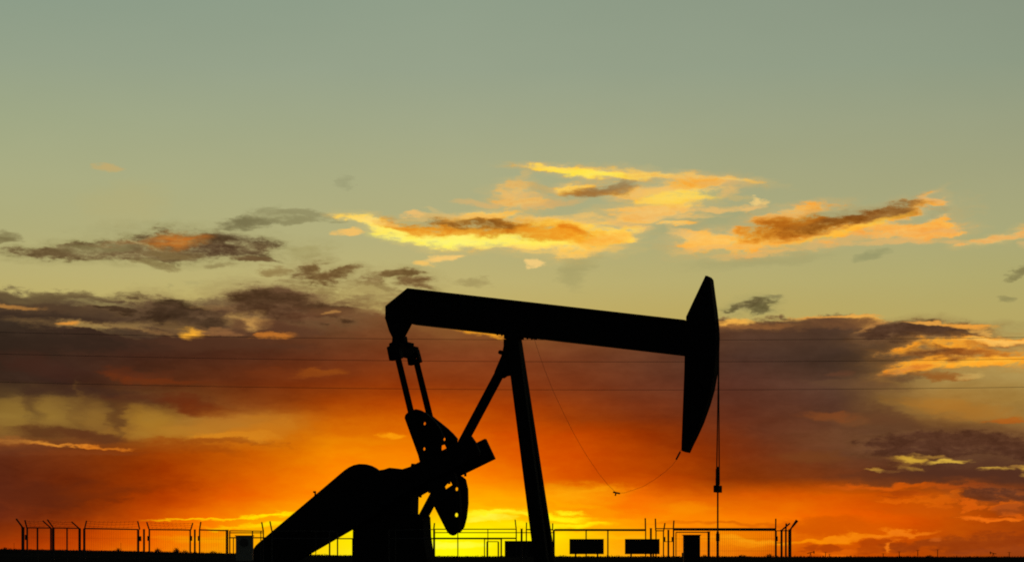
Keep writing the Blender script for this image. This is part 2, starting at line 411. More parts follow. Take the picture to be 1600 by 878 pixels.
post('stout post right of the black cabinet', 1107.3, 830.6, 4.0, d=54.5)
post('first post of the tight cluster at the right end of the fence', 1221.2, 828, 3.6, (13, -11), d=54.0)
post('middle post of the tight cluster at the right end of the fence', 1227.9, 828, 3.0, (0.6, -11), d=55.0)
post('last post at the right end of the fence, thick arm leaning outward', 1234.4, 827.2, 4.6, (9.6, -12.8), d=53.9, big=True)
cr_ = panel('short linking rails between the cluster of posts at the right end', 1213.4, 1232, 828.6, 828.6, 1.0, 1.4, [], [], False, 0, [(1213, 847.6, 1220, 847.6, 0.9)], d=54.4)
# rear side of the enclosure, seen under the beam
panel('distant low rail fence seen through the gap under the belt guard', 486, 551, 840.9, 840.9, 2.0, 1.6, [(515, 2.4), (527.5, 1.6)], d=75, group='rear fence panels')
panel('distant rail fence between the lower counterweight and the small gate', 673, 757, 841.2, 841.2, 1.6, 1.6, [(715.4, 1.6)], d=75, group='rear fence panels')
g2 = panel('small distant gate left of the board behind the front leg', 761.2, 778.6, 845.6, 845.6, 2.4, 1.2, [], [], False, 0, [(757, 841.6, 784, 841.6, 1.2)], d=75, group='rear fence panels', name='gate')
g2['category'] = 'gate'
post('thin distant post left of the board behind the front leg', 783.2, 841, 2.4, d=75)

# boards hanging on the fence
def board(label, x0, x1, y0, y1, d, legs=()):
    z0, z1 = FZ(0, y1, d), FZ(0, y0, d); w = (x1 - x0) / F_PX * d
    root = empty('sign_board', (wx((x0 + x1) / 2, d), d, 0)); tag(root, label, 'sign board', 'black boards on the fence')
    MB().box((0, 0, (z0 + z1) / 2), (w, 0.02, z1 - z0)).build('panel', M_SIGN, root, 0.004)
    q = MB()
    for sx in (-1, 1):
        q.box((sx * (w / 2 - 0.012), -0.018, (z0 + z1) / 2), (0.022, 0.014, z1 - z0 - 0.002))
    for zz in (z0 + 0.012, z1 - 0.012): q.box((0, -0.018, zz), (w - 0.05, 0.014, 0.022))
    q.build('frame', M_SIGN, root)
    for sx in (-0.32, 0.32):
        MB().tube((sx * w, 0.03, 0), (sx * w, 0.03, z1 - 0.02), 0.02, n=8).build('support_post', M_GALV, root)
    return root
board('black rectangular board on the fence just right of the front leg', 889.8, 943.4, 841.4, 865.2, 54.0)
board('black rectangular board crossed by thin upright rods, left of the black cabinet', 976.4, 1030.6, 841.4, 865.2, 54.0)
board('black board half hidden behind the bottom of the front leg', 788.6, 846, 844.4, 869.4, 66.0)

# cabinets
d = 55.2; root = empty('electrical_cabinet', (wx(1080.6, d), d, 0)); tag(root, 'black upright electrical cabinet standing inside the small gate frame', 'cabinet')
zt = FZ(0, 836.2, d); w = 25.2 / F_PX * d
MB().box((0, 0, zt / 2), (w, 0.35, zt)).build('housing', M_SIGN, root, 0.008)
MB().box((0, -0.182, zt / 2 + 0.05), (w - 0.06, 0.012, zt - 0.2)).build('door', M_SIGN, root, 0.003)
MB().box((w / 2 - 0.08, -0.2, zt / 2), (0.02, 0.03, 0.12)).build('handle', M_STEEL, root)
MB().box((0, 0, zt + 0.012), (w + 0.04, 0.39, 0.02)).build('lid', M_SIGN, root, 0.003)
MB().tube((-w / 2 - 0.03, 0, 0), (-w / 2 - 0.03, 0, zt * 0.8), 0.018, n=8).build('conduit', M_GALV, root)
d = 49.5; root = empty('control_box', (wx(382.2, d), d, 0)); tag(root, 'pale grey post mounted control box with a dark round dial, beside the belt guard', 'control box')
z0, z1 = FZ(0, 876, d), FZ(0, 837.4, d); w = 26 / F_PX * d
MB().box((0, 0, (z0 + z1) / 2), (w, 0.22, z1 - z0)).build('housing', M_CAB, root, 0.008)
zc = FZ(0, 846.8, d)
MB().tube((0, -0.135, zc), (0, -0.108, zc), 0.092, n=24).build('dial', M_DIAL, root)
MB().box((0, 0.0, z1 + 0.012), (w + 0.03, 0.26, 0.02)).build('lid', M_DIAL, root)
MB().tube((0, 0.05, 0), (0, 0.05, z0), 0.04, n=10).build('mount_post', M_GALV, root)

# ================================================================== GROUND
def crest(px):                           # row of the land's edge in the photo
    t = max(0.0, min(1.0, (px + 50) / 800.0))
    return 857.0 + 11.6 * (t * t * (3 - 2 * t)) ** 0.8 + max(0, min(1, (px - 700) / 900)) * 0.8
def gz(x, y):
    if y < 85: return 0.0
    px = x / max(y, 1) * F_PX + 800
    s = max(0.0, min(1.0, (y - 85) / 75.0)); s = s * s * (3 - 2 * s)
    h = EYE + (HOR - crest(px)) / F_PX * 160.0
    if y > 160: h = h + (1.55 - h) * min(1, (y - 160) / 300.0)
    if y > 800: h = 1.55 - min(1, (y - 800) / 2000) * 0.3
    return h * s
bm = bmesh.new()
ys = [-400, -60, 0, 25, 45, 60, 75, 85] + [85 + 7.5 * i for i in range(1, 11)] + [175, 200, 240, 300, 380, 460, 600, 800, 1200, 2000, 3500, 6000, 12000]
rows = []
for y in ys:
    row = []
    half = max(120, abs(y) * 0.5) if y < 400 else y * 0.8
    for i in range(81):
        x = -half + 2 * half * i / 80
        row.append(bm.verts.new((x, y, gz(x, y) + (random.uniform(-0.015, 0.015) if 85 < y < 200 else 0))))
    rows.append(row)
for a, b in zip(rows, rows[1:]):
    for i in range(80): bm.faces.new((a[i], a[i + 1], b[i + 1], b[i]))
me = bpy.data.meshes.new('ground'); bm.to_mesh(me); bm.free()
for p in me.polygons: p.use_smooth = True
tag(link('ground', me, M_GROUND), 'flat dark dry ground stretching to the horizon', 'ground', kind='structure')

# grass on the low rise
bm = bmesh.new()
def blade(x, y, z, hgt, lean, wd):
    a = random.uniform(0, math.pi); ux, uy = math.cos(a) * wd, math.sin(a) * wd * 0.3
    v0 = bm.verts.new((x - ux, y - uy, z - 0.05)); v1 = bm.verts.new((x + ux, y + uy, z - 0.05))
    m0 = bm.verts.new((x - ux * 0.7 + lean * 0.4, y - uy, z + hgt * 0.55)); m1 = bm.verts.new((x + ux * 0.7 + lean * 0.4, y + uy, z + hgt * 0.55))
    t = bm.verts.new((x + lean, y, z + hgt)); bm.faces.new((v0, v1, m1, m0)); bm.faces.new((m0, m1, t))
for i in range(9000):
    y = random.uniform(140, 172); px = random.uniform(-150, 1750); x = (px - 800) / F_PX * y
    cl = 0.5 + 0.5 * math.sin(px * 0.11) * math.sin(px * 0.043 + 1)
    h = random.uniform(0.02, 0.07) + 0.13 * cl * random.random() ** 4
    blade(x, y, gz(x, y), h, random.uniform(-0.06, 0.06), random.uniform(0.01, 0.025))
me = bpy.data.meshes.new('grass'); bm.to_mesh(me); bm.free()
tag(link('grass', me, M_GRASS), 'short dry grass along the rise beyond the fence', 'grass', kind='stuff')

def weed(label, px, hgt_px, width_px, n, d=158):
    global bm
    bm = bmesh.new(); x0 = (px - 800) / F_PX * d; z0 = gz(x0, d); k = d / F_PX
    for i in range(n):
        t = random.gauss(0, 0.4); x = t * width_px / 2 * k
        blade(x, random.uniform(-0.2, 0.2), 0, hgt_px * k * max(0.2, 1 - abs(t)) * random.uniform(0.5, 1.0), random.gauss(0, 0.12), random.uniform(0.008, 0.022))
    me = bpy.data.meshes.new('grass_tuft'); bm.to_mesh(me); bm.free()
    o = link('grass_tuft', me, M_GRASS); o.location = (x0, d, z0)
    tag(o, label, 'weeds', 'weed clumps on the horizon')
weed('low weed clump near the middle of the wide left mesh panel', 185, 7, 14, 60)
weed('tall weed clump at the left of the weedy mesh panel', 247, 9, 18, 80)
weed('tallest weed clump in the middle of the weedy mesh panel', 276, 11, 16, 80)
weed('thin weeds at the right of the weedy mesh panel', 289, 7, 14, 40)
weed('low weed clump seen through the panel by the control box', 333, 5, 18, 50)
weed('small weed clump right of the stout post by the cabinet', 1100, 5, 18, 50)
weed('dark low weed clump at the foot of the widest mesh panel', 1160, 5, 26, 70)
weed('weed clump just left of the right-hand post cluster', 1202, 7, 18, 70)
weed('small bushy clump on the far horizon to the right', 1452, 4.5, 16, 90)
weed('faint weeds at the very left edge of the horizon', 8, 5, 12, 40)

# far pumpjacks and poles
def far_jack(label, px, flip, d, k=1.0):
    root = empty('distant_pumpjack', (wx(px, d), d, 0)); tag(root, label, 'pumpjack', 'far pumpjacks on the horizon')
    s = flip
    MB().box((0, 0, 7.9 * k), (9.5 * k, 0.8, 0.9 * k), Matrix.Rotation(R(12 * s), 3, 'Y')).build('walking_beam', M_BLACK, root)
    MB().tube((-0.3 * s, 0, 7.6 * k), (-2.2 * k, 0, 0), 0.35).tube((0.3 * s, 0, 7.6 * k), (2.0 * k, 0, 0), 0.35).build('support_frame', M_BLACK, root)
    cx = -4.6 * s * k
    MB().prism([(cx - 0.7, -0.4, 10.2 * k), (cx + 0.7, -0.4, 10.4 * k), (cx + 0.8, -0.4, 6.8 * k), (cx - 0.4, -0.4, 6.2 * k)], [(cx - 0.7, 0.4, 10.2 * k), (cx + 0.7, 0.4, 10.4 * k), (cx + 0.8, 0.4, 6.8 * k), (cx - 0.4, 0.4, 6.2 * k)]).build('horsehead', M_BLACK, root)
    MB().box((2.6 * s * k, 0, 1.5), (3 * k, 1.5, 3)).build('gear_reducer', M_BLACK, root)
far_jack('tiny distant pumpjack just right of the fence end', 1266.5, -1, 3000)
far_jack('tiny distant pumpjack at the far right of the horizon', 1552, 1, 3400)
for px, hp, lab in ((1290, 8, 'faint tiny pole right of the nearest far pumpjack'), (1296, 5, 'shorter of two faint poles by the nearest far pumpjack'), (1405, 9, 'tiny pole on the horizon below the dark cloud'), (1434, 11, 'tiny pole left of the small bushy clump'),
                    (1465, 12, 'tallest tiny pole right of the small bushy clump'), (1380, 6, 'tiny stub of a pole left of the far poles'), (1577, 8, 'tiny pole at the extreme right of the horizon'), (22, 12, 'thin pole standing left of the fence'), (189, 12, 'thin pole seen through the wide left mesh panel')):
    d = 1500 if px > 300 else 400; h = EYE + hp / F_PX * d + (0 if px > 300 else 1.2)
    root = empty('utility_pole', (wx(px, d), d, 0)); tag(root, lab, 'pole', 'far poles on the horizon')
    rr = 0.6 if px > 300 else 0.07
    MB().tube((0, 0, 0), (0, 0, h), rr * 0.5, rr * 0.35).build('shaft', M_BLACK, root)
    MB().box((0, 0, h - 0.2 * rr), (rr * 4, rr * 0.3, rr * 0.3)).build('crossarm', M_BLACK, root)

# overhead wires
for y0, lab in ((531.2, 'topmost of the three overhead power lines'), (565.2, 'middle of the three overhead power lines'), (609.0, 'lowest of the three overhead power lines')):
    d = 140.0; pts = []
    for i in range(61):
        px = -1400 + 5000 * i / 60; pts.append(W(px, y0 - 12.3 * ((px - 1000) / 1000) ** 2, d))
    o0 = pts[30]
    o = MB().path([p - o0 for p in pts], 0.0125, 6).build('power_line', M_WIRE); o.location = o0
    tag(o, lab, 'power line', 'overhead power lines')

# ================================================================== SKY
SUNAZ = math.atan((690 - 800) / F_PX)
world = bpy.data.worlds.new('World'); scene.world = world; world.use_nodes = True
nt = world.node_tree; N = nt.nodes; K = nt.links
for n in list(N): N.remove(n)
def sock(inp, v):
    if isinstance(v, bpy.types.NodeSocket): K.new(v, inp)
    elif v is not None:
        inp.default_value = v
def M(op, a, b=None, c=None, clamp=False):
    n = N.new('ShaderNodeMath'); n.operation = op; n.use_clamp = clamp
    for i, v in enumerate((a, b, c)):
        if v is not None: sock(n.inputs[i], v)
    return n.outputs[0]
def V(op, a, b=None, c=None, out=0):
    n = N.new('ShaderNodeVectorMath'); n.operation = op
    for i, v in enumerate((a, b, c)):
        if v is not None: sock(n.inputs[i], v)
    return n.outputs[out]
def RANGE(v, a, b, c=0.0, d=1.0, smooth=True):
    n = N.new('ShaderNodeMapRange'); n.interpolation_type = 'SMOOTHSTEP' if smooth else 'LINEAR'; n.clamp = True
    sock(n.inputs[0], v); sock(n.inputs[1], a); sock(n.inputs[2], b); sock(n.inputs[3], c); sock(n.inputs[4], d)
    return n.outputs[0]
def MIX(f, a, b, mode='MIX'):
    n = N.new('ShaderNodeMix'); n.data_type = 'RGBA'; n.blend_type = mode
    sock(n.inputs[0], f); sock(n.inputs[6], a); sock(n.inputs[7], b)
    return n.outputs[2]
def RAMP(f, stops, interp='LINEAR'):
    n = N.new('ShaderNodeValToRGB'); cr = n.color_ramp; cr.interpolation = interp
    while len(cr.elements) > 1: cr.elements.remove(cr.elements[-1])
    for i, (p, c) in enumerate(stops):
        e = cr.elements[0] if i == 0 else cr.elements.new(p)
        e.position = p; e.color = (c[0] / 255, c[1] / 255, c[2] / 255, 1)
    sock(n.inputs[0], f); return n.outputs[0]
def NOISE(vec, scale, detail=5, rough=0.55, out=0, dist=0.0):
    n = N.new('ShaderNodeTexNoise'); n.inputs['Scale'].default_value = scale; n.inputs['Detail'].default_value = detail
    n.inputs['Roughness'].default_value = rough; n.inputs['Distortion'].default_value = dist
    sock(n.inputs['Vector'], vec); return n.outputs[out]
def rgb(c): return (c[0] / 255, c[1] / 255, c[2] / 255, 1)
def S(px, py):                          # photo row/column -> direction (azimuth, rise) in hundredths of F_PX
    u = (px - 800) / F_PX; th = math.atan(u); e = (HOR - py) / F_PX * math.cos(th)
    return (8.0 + th * F_PX / 100, 8.7 - e * F_PX / 100)

tc = N.new('ShaderNodeTexCoord'); DIR = tc.outputs['Generated']
sx = N.new('ShaderNodeSeparateXYZ'); K.new(DIR, sx.inputs[0])
X, Y, Z = sx.outputs
TH = M('ARCTAN2', X, Y)
HORIZ = M('SQRT', M('ADD', M('MULTIPLY', X, X), M('MULTIPLY', Y, Y)))
EL = M('DIVIDE', Z, M('MAXIMUM', HORIZ, 0.02))
PX = M('MULTIPLY_ADD', TH, F_PX / 100, 8.0)
PY = M('MULTIPLY_ADD', EL, -F_PX / 100, 8.7)
cb = N.new('ShaderNodeCombineXYZ'); K.new(PX, cb.inputs[0]); K.new(PY, cb.inputs[1]); P0 = cb.outputs[0]
# streaky noise space (clouds are drawn out along the horizon)
PS = V('MULTIPLY', P0, (0.36, 1.0, 1.0))
nA = NOISE(PS, 2.2, 6, 0.55, 1)          # vector warp, broad
nB = NOISE(V('ADD', PS, (7.3, 2.1, 4.0)), 7.0, 5, 0.6, 1)   # vector warp, fine
warp = V('MULTIPLY_ADD', V('SUBTRACT', nA, (0.5, 0.5, 0.5)), (0.9, 0.34, 0), V('MULTIPLY', V('SUBTRACT', nB, (0.5, 0.5, 0.5)), (0.50, 0.20, 0)))
PW = V('ADD', P0, warp)                  # warped position used by the clouds
PWs = V('MULTIPLY_ADD', warp, (0.55, 0.55, 0), P0)
F0 = NOISE(V('MULTIPLY_ADD', warp, (0.4, 0.4, 0), PS), 5.5, 7, 0.62)        # wisps
FF = NOISE(V('ADD', V('MULTIPLY', P0, (0.5, 1.0, 1.0)), (5.1, 3.3, 2.0)), 17.0, 4, 0.6)     # fray
F1 = M('MULTIPLY_ADD', M('SUBTRACT', FF, 0.5), 0.75, M('MULTIPLY_ADD', F0, 2.2, -0.6))
F2 = NOISE(V('ADD', PS, (3.7, 9.2, 1.0)), 2.4, 6, 0.6)      # lumps
F3 = NOISE(V('ADD', V('MULTIPLY', PS, (0.55, 1.0, 1.0)), (1.7, 5.2, 3.0)), 9.0, 6, 0.62)    # fine streaks

def rowgrid(pw, rows):
    """rows: list of (y, [(x, rgb)...]); smooth in x by ramps, blended in y"""
    s2 = N.new('ShaderNodeSeparateXYZ'); K.new(pw, s2.inputs[0])
    fx = M('MULTIPLY_ADD', s2.outputs[0], 1 / 20.0, 2.0 / 20.0)         # -200..1800
    out = None; prev = None
    for y, st in rows:
        stops = [((S(x, y)[0] + 2.0) / 20.0, c) for x, c in st]
        c = RAMP(fx, stops, 'LINEAR' if len(stops) > 1 else 'CONSTANT')
        if out is None: out = c
        else: out = MIX(RANGE(s2.outputs[1], S(800, prev)[1], S(800, y)[1], smooth=False), out, c)
        prev = y
    return out

clear_rows = [
    (0,   [(0, (139,155,136)), (700, (143,157,136)), (1600, (135,147,128))]),
    (110, [(0, (149,161,136)), (700, (151,162,138)), (1600, (141,153,130))]),
    (200, [(0, (159,167,132)), (700, (161,167,134)), (1600, (153,159,128))]),
    (290, [(0, (169,171,128)), (700, (171,171,128)), (1600, (162,163,124))]),
    (370, [(0, (175,171,120)), (700, (179,173,122)), (1600, (169,167,120))]),
    (440, [(0, (185,173,112)), (700, (191,177,114)), (1600, (175,167,108))]),
    (500, [(0, (190,170,96)), (700, (196,172,96)), (1600, (180,164,98))]),
    (560, [(0, (176,140,64)), (700, (200,160,70)), (1600, (176,158,92))]),
    (620, [(0, (150,112,50)), (700, (200,140,50)), (1400, (168,136,72)), (1600, (168,140,76))]),
    (680, [(0, (140,90,40)), (700, (210,120,30)), (1400, (160,110,50)), (1600, (168,125,60))]),
]
bank_rows = [
    (470, [(0,(92,76,54)), (150,(90,70,50)), (300,(84,62,46)), (440,(92,64,46)), (600,(128,92,56)), (800,(150,110,64)), (1150,(130,92,54)), (1300,(112,78,50)), (1450,(100,70,46)), (1600,(170,130,70))]),
    (515, [(0,(60,48,38)), (200,(66,48,38)), (400,(90,60,42)), (600,(116,72,42)), (800,(130,80,42)), (1000,(112,70,43)), (1150,(88,60,43)), (1300,(76,55,42)), (1450,(86,62,43)), (1600,(170,125,62))]),
    (560, [(0,(54,40,31)), (200,(68,43,32)), (400,(86,48,31)), (600,(122,60,31)), (800,(128,64,34)), (1000,(102,59,39)), (1150,(78,53,42)), (1300,(70,52,41)), (1400,(90,66,43)), (1480,(160,125,66)), (1600,(182,152,84))]),
    (600, [(0,(60,43,33)), (100,(60,40,32)), (240,(88,49,29)), (400,(106,48,22)), (600,(142,58,18)), (800,(134,58,24)), (1000,(108,57,36)), (1150,(92,55,42)), (1300,(84,59,45)), (1380,(118,86,50)), (1480,(165,132,72)), (1600,(172,142,80))]),
    (632, [(0,(112,84,42)), (80,(112,82,42)), (180,(92,62,36)), (240,(104,68,36)), (300,(112,66,32)), (400,(132,66,26)), (520,(164,70,14)), (650,(184,72,8)), (800,(164,64,14)), (1000,(118,54,28)), (1150,(96,52,36)), (1300,(88,58,44)), (1380,(118,84,46)), (1480,(164,116,52)), (1600,(160,124,62))]),
    (655, [(0,(140,108,50)), (80,(140,106,48)), (170,(112,78,40)), (230,(156,112,46)), (300,(158,108,44)), (370,(168,104,38)), (440,(178,100,30)), (520,(200,98,14)), (650,(208,92,5)), (800,(186,74,9)), (1000,(128,54,22)), (1150,(102,51,32)), (1300,(94,60,42)), (1380,(106,72,42)), (1480,(140,98,48)), (1600,(150,112,56))]),
    (678, [(0,(126,88,42)), (80,(108,72,38)), (170,(112,72,36)), (230,(160,104,38)), (300,(172,108,36)), (370,(190,112,32)), (440,(200,112,24)), (520,(220,116,12)), (650,(224,106,4)), (800,(206,78,2)), (900,(188,69,2)), (1000,(152,56,8)), (1100,(124,50,20)), (1200,(102,54,34)), (1300,(100,62,40)), (1390,(90,59,41)), (1480,(100,66,42)), (1600,(124,86,48))]),
    (710, [(0,(98,48,28)), (120,(116,53,22)), (260,(156,64,11)), (400,(204,96,8)), (520,(246,134,2)), (650,(246,130,0)), (800,(224,92,0)), (900,(206,76,0)), (1000,(172,62,3)), (1080,(148,55,10)), (1150,(122,50,20)), (1300,(100,58,37)), (1450,(77,49,38)), (1600,(80,52,38))]),
    (745, [(0,(94,43,25)), (120,(112,45,17)), (260,(162,60,4)), (400,(226,102,4)), (520,(255,138,0)), (650,(255,150,0)), (760,(250,126,0)), (900,(216,86,0)), (1000,(190,72,1)), (1080,(162,61,6)), (1150,(134,54,14)), (1300,(118,57,27)), (1450,(88,51,35)), (1600,(84,51,37))]),
    (775, [(0,(98,43,24)), (120,(118,46,14)), (250,(172,62,3)), (360,(230,96,2)), (480,(255,132,0)), (600,(255,172,0)), (760,(255,156,0)), (880,(255,142,4)), (1000,(242,112,8)), (1150,(216,94,8)), (1300,(216,88,2)), (1450,(186,76,10)), (1600,(122,62,28))]),
    (808, [(0,(108,45,24)), (120,(132,52,16)), (230,(198,74,6)), (320,(246,114,0)), (430,(255,158,0)), (600,(255,194,0)), (760,(255,200,0)), (880,(255,172,2)), (960,(255,146,0)), (1080,(252,126,2)), (1250,(246,108,0)), (1400,(224,88,2)), (1600,(166,70,14))]),
    (835, [(0,(142,55,16)), (120,(182,66,8)), (230,(238,98,2)), (320,(255,132,4)), (430,(255,184,0)), (560,(255,238,0)), (720,(255,255,0)), (860,(255,226,0)), (960,(255,170,4)), (1080,(255,140,4)), (1250,(228,104,8)), (1400,(214,86,3)), (1600,(150,62,18))]),
    (862, [(0,(174,62,12)), (120,(210,79,8)), (230,(248,118,10)), (320,(255,146,12)), (430,(255,190,6)), (560,(255,240,30)), (720,(255,250,10)), (860,(255,206,6)), (960,(255,166,16)), (1080,(252,138,20)), (1250,(206,84,4)), (1400,(194,78,6)), (1600,(140,58,18))]),
]
clear = rowgrid(P0, clear_rows)
bank = rowgrid(PWs, bank_rows)
# upper edge of the cloud bank
sp = N.new('ShaderNodeSeparateXYZ'); K.new(PW, sp.inputs[0])
edge = [(-200, 458), (60, 462), (150, 463), (215, 474), (300, 472), (360, 462), (400, 452), (450, 452), (500, 470), (560, 484), (620, 496), (760, 510), (1000, 506), (1130, 500), (1240, 502), (1300, 496), (1350, 500), (1378, 512), (1420, 508), (1500, 512), (1545, 528), (1600, 545), (1800, 560)]
er = RAMP(M('MULTIPLY_ADD', sp.outputs[0], 1 / 20.0, 0.1), [((x + 200) / 2000.0, ((y - 400) * 1.275,) * 3) for x, y in edge])
ery = M('MULTIPLY_ADD', er, 2.0, 4.0)
below = M('SUBTRACT', sp.outputs[1], ery)
balpha = RANGE(M('MULTIPLY_ADD', M('SUBTRACT', F1, 0.5), 0.22, below), -0.03, 0.12)
clear = MIX(0.10, clear, RAMP(NOISE(V('MULTIPLY', P0, (0.12, 0.3, 1.0)), 1.0, 4, 0.6), [(0.2, (70, 70, 74)), (0.8, (185, 185, 180))]), 'SOFT_LIGHT')
col = MIX(balpha, clear, bank)

def group_tree(name, ins, outs):
    t = bpy.data.node_groups.new(name, 'ShaderNodeTree')
    for n_, ty in ins: t.interface.new_socket(n_, in_out='INPUT', socket_type=ty)
    for n_, ty in outs: t.interface.new_socket(n_, in_out='OUTPUT', socket_type=ty)
    return t, t.nodes.new('NodeGroupInput'), t.nodes.new('NodeGroupOutput')
FL, VE, CO = 'NodeSocketFloat', 'NodeSocketVector', 'NodeSocketColor'
def gm(t, op, *ins, cls='ShaderNodeMath', out=0):
    n = t.nodes.new(cls); n.operation = op
    for i_, v in enumerate(ins):
        if isinstance(v, bpy.types.NodeSocket): t.links.new(v, n.inputs[i_])
        else: n.inputs[i_].default_value = v
    return n.outputs[out]
def g_ell(t, gi):
    a = gm(t, 'DOT_PRODUCT', gi.outputs['P'], gi.outputs['A'], cls='ShaderNodeVectorMath', out=1)
    c = gm(t, 'DOT_PRODUCT', gi.outputs['P'], gi.outputs['B'], cls='ShaderNodeVectorMath', out=1)
    return gm(t, 'MULTIPLY_ADD', a, a, gm(t, 'MULTIPLY', c, c))
T_ELL, gi, go = group_tree('cloud_outline', [('P', VE), ('A', VE), ('B', VE)], [('D', FL)])
T_ELL.links.new(g_ell(T_ELL, gi), go.inputs[0])
T_UNI, gi, go = group_tree('cloud_outline_join', [('P', VE), ('A', VE), ('B', VE), ('Prev', FL)], [('D', FL)])
T_UNI.links.new(gm(T_UNI, 'SMOOTH_MIN', gi.outputs['Prev'], g_ell(T_UNI, gi), 0.35), go.inputs[0])
T_PAT, gi, go = group_tree('cloud_body', [('P', VE), ('A', VE), ('B', VE), ('Noise', FL), ('Amp', FL), ('Hi', FL), ('Lo', FL), ('Alpha', FL), ('Under', CO), ('Tint', CO)], [('Colour', CO)])
_r = gm(T_PAT, 'MULTIPLY_ADD', gi.outputs['Noise'], gi.outputs['Amp'], g_ell(T_PAT, gi))
_n = T_PAT.nodes.new('ShaderNodeMapRange'); _n.interpolation_type = 'SMOOTHSTEP'; _n.clamp = True
T_PAT.links.new(_r, _n.inputs[0]); T_PAT.links.new(gi.outputs['Hi'], _n.inputs[1]); T_PAT.links.new(gi.outputs['Lo'], _n.inputs[2]); _n.inputs[3].default_value = 0; T_PAT.links.new(gi.outputs['Alpha'], _n.inputs[4])
_x = T_PAT.nodes.new('ShaderNodeMix'); _x.data_type = 'RGBA'
T_PAT.links.new(_n.outputs[0], _x.inputs[0]); T_PAT.links.new(gi.outputs['Under'], _x.inputs[6]); T_PAT.links.new(gi.outputs['Tint'], _x.inputs[7]); T_PAT.links.new(_x.outputs[2], go.inputs[0])

_w = N.new('ShaderNodeCombineXYZ'); K.new(M('MULTIPLY_ADD', M('ADD', M('ADD', M('ADD', F1, F2), F3), col), 1e-7, 1.0), _w.inputs[2])
def H(v): return V('ADD', V('MULTIPLY', v, (1, 1, 0)), _w.outputs[0])
PW1, PWs1, P01 = H(PW), H(PWs), H(P0)
def coef(px, py, rx, ry, rot):
    cx, cy = S(px, py); c, s = math.cos(R(rot)), math.sin(R(rot)); rx /= 100; ry /= 100
    return (c / rx, s / rx, -(cx * c + cy * s) / rx), (-s / ry, c / ry, (cx * s - cy * c) / ry)
def gnode(t, P_, ab):
    n = N.new('ShaderNodeGroup'); n.node_tree = t
    K.new(P_, n.inputs['P']); n.inputs['A'].default_value = ab[0]; n.inputs['B'].default_value = ab[1]
    return n
AMP, SOFT = 1.0, 1.3
BODIES = []
# the bank is not even: lumps and wisps lighten and darken it
BG1 = RAMP(M('MULTIPLY_ADD', F2, 1.6, M('MULTIPLY_ADD', F1, 0.35, -0.475)), [(0.15, (52, 52, 52)), (0.85, (203, 203, 203))])
col = MIX(M('MULTIPLY', balpha, 0.22), col, BG1, 'SOFT_LIGHT')
def reach(px, py, rx, ry, rot, amp, soft):
    k = math.sqrt(1 + 0.6 * amp + soft); c, s = abs(math.cos(R(rot))), abs(math.sin(R(rot)))
    hx, hy = k * math.hypot(rx * c, ry * s) + 32, k * math.hypot(rx * s, ry * c) + 16
    return (px - hx, px + hx, py - hy, py + hy)
def patch(px, py, rx, ry, rot, c, a=1.0, amp=1.2, soft=0.45, nz=None):
    """one drawn-out cloud body: an ellipse in direction space, frayed by the noise fields"""
    soft = soft * SOFT + (0.45 if ry < 9 else 0.3)
    if ry < 7: rx *= 1.08; amp *= 1.25
    BODIES.append((reach(px, py, rx, ry, rot, amp, soft), 'body', (px, py, rx, ry, rot, c, a, amp, soft, nz)))
def group(shapes, base, inner=(), a=1.0, amp=1.3, soft=0.4, nz=None, grain=0.6):
    """a cloud: union of drawn-out ellipses frayed together, coloured inside by its own bodies"""
    dark = base[1][0] < 190
    soft = soft * SOFT + (0.5 if dark else 0.3); amp = amp * 1.15 if dark else amp * 1.3
    bs = [reach(*s_, amp * 1.5, soft * 3.2 + 1.0) for s_ in shapes]
    BODIES.append(((min(q[0] for q in bs), max(q[1] for q in bs), min(q[2] for q in bs), max(q[3] for q in bs)), 'cloud', (shapes, base, inner, a, amp, soft, nz, grain)))

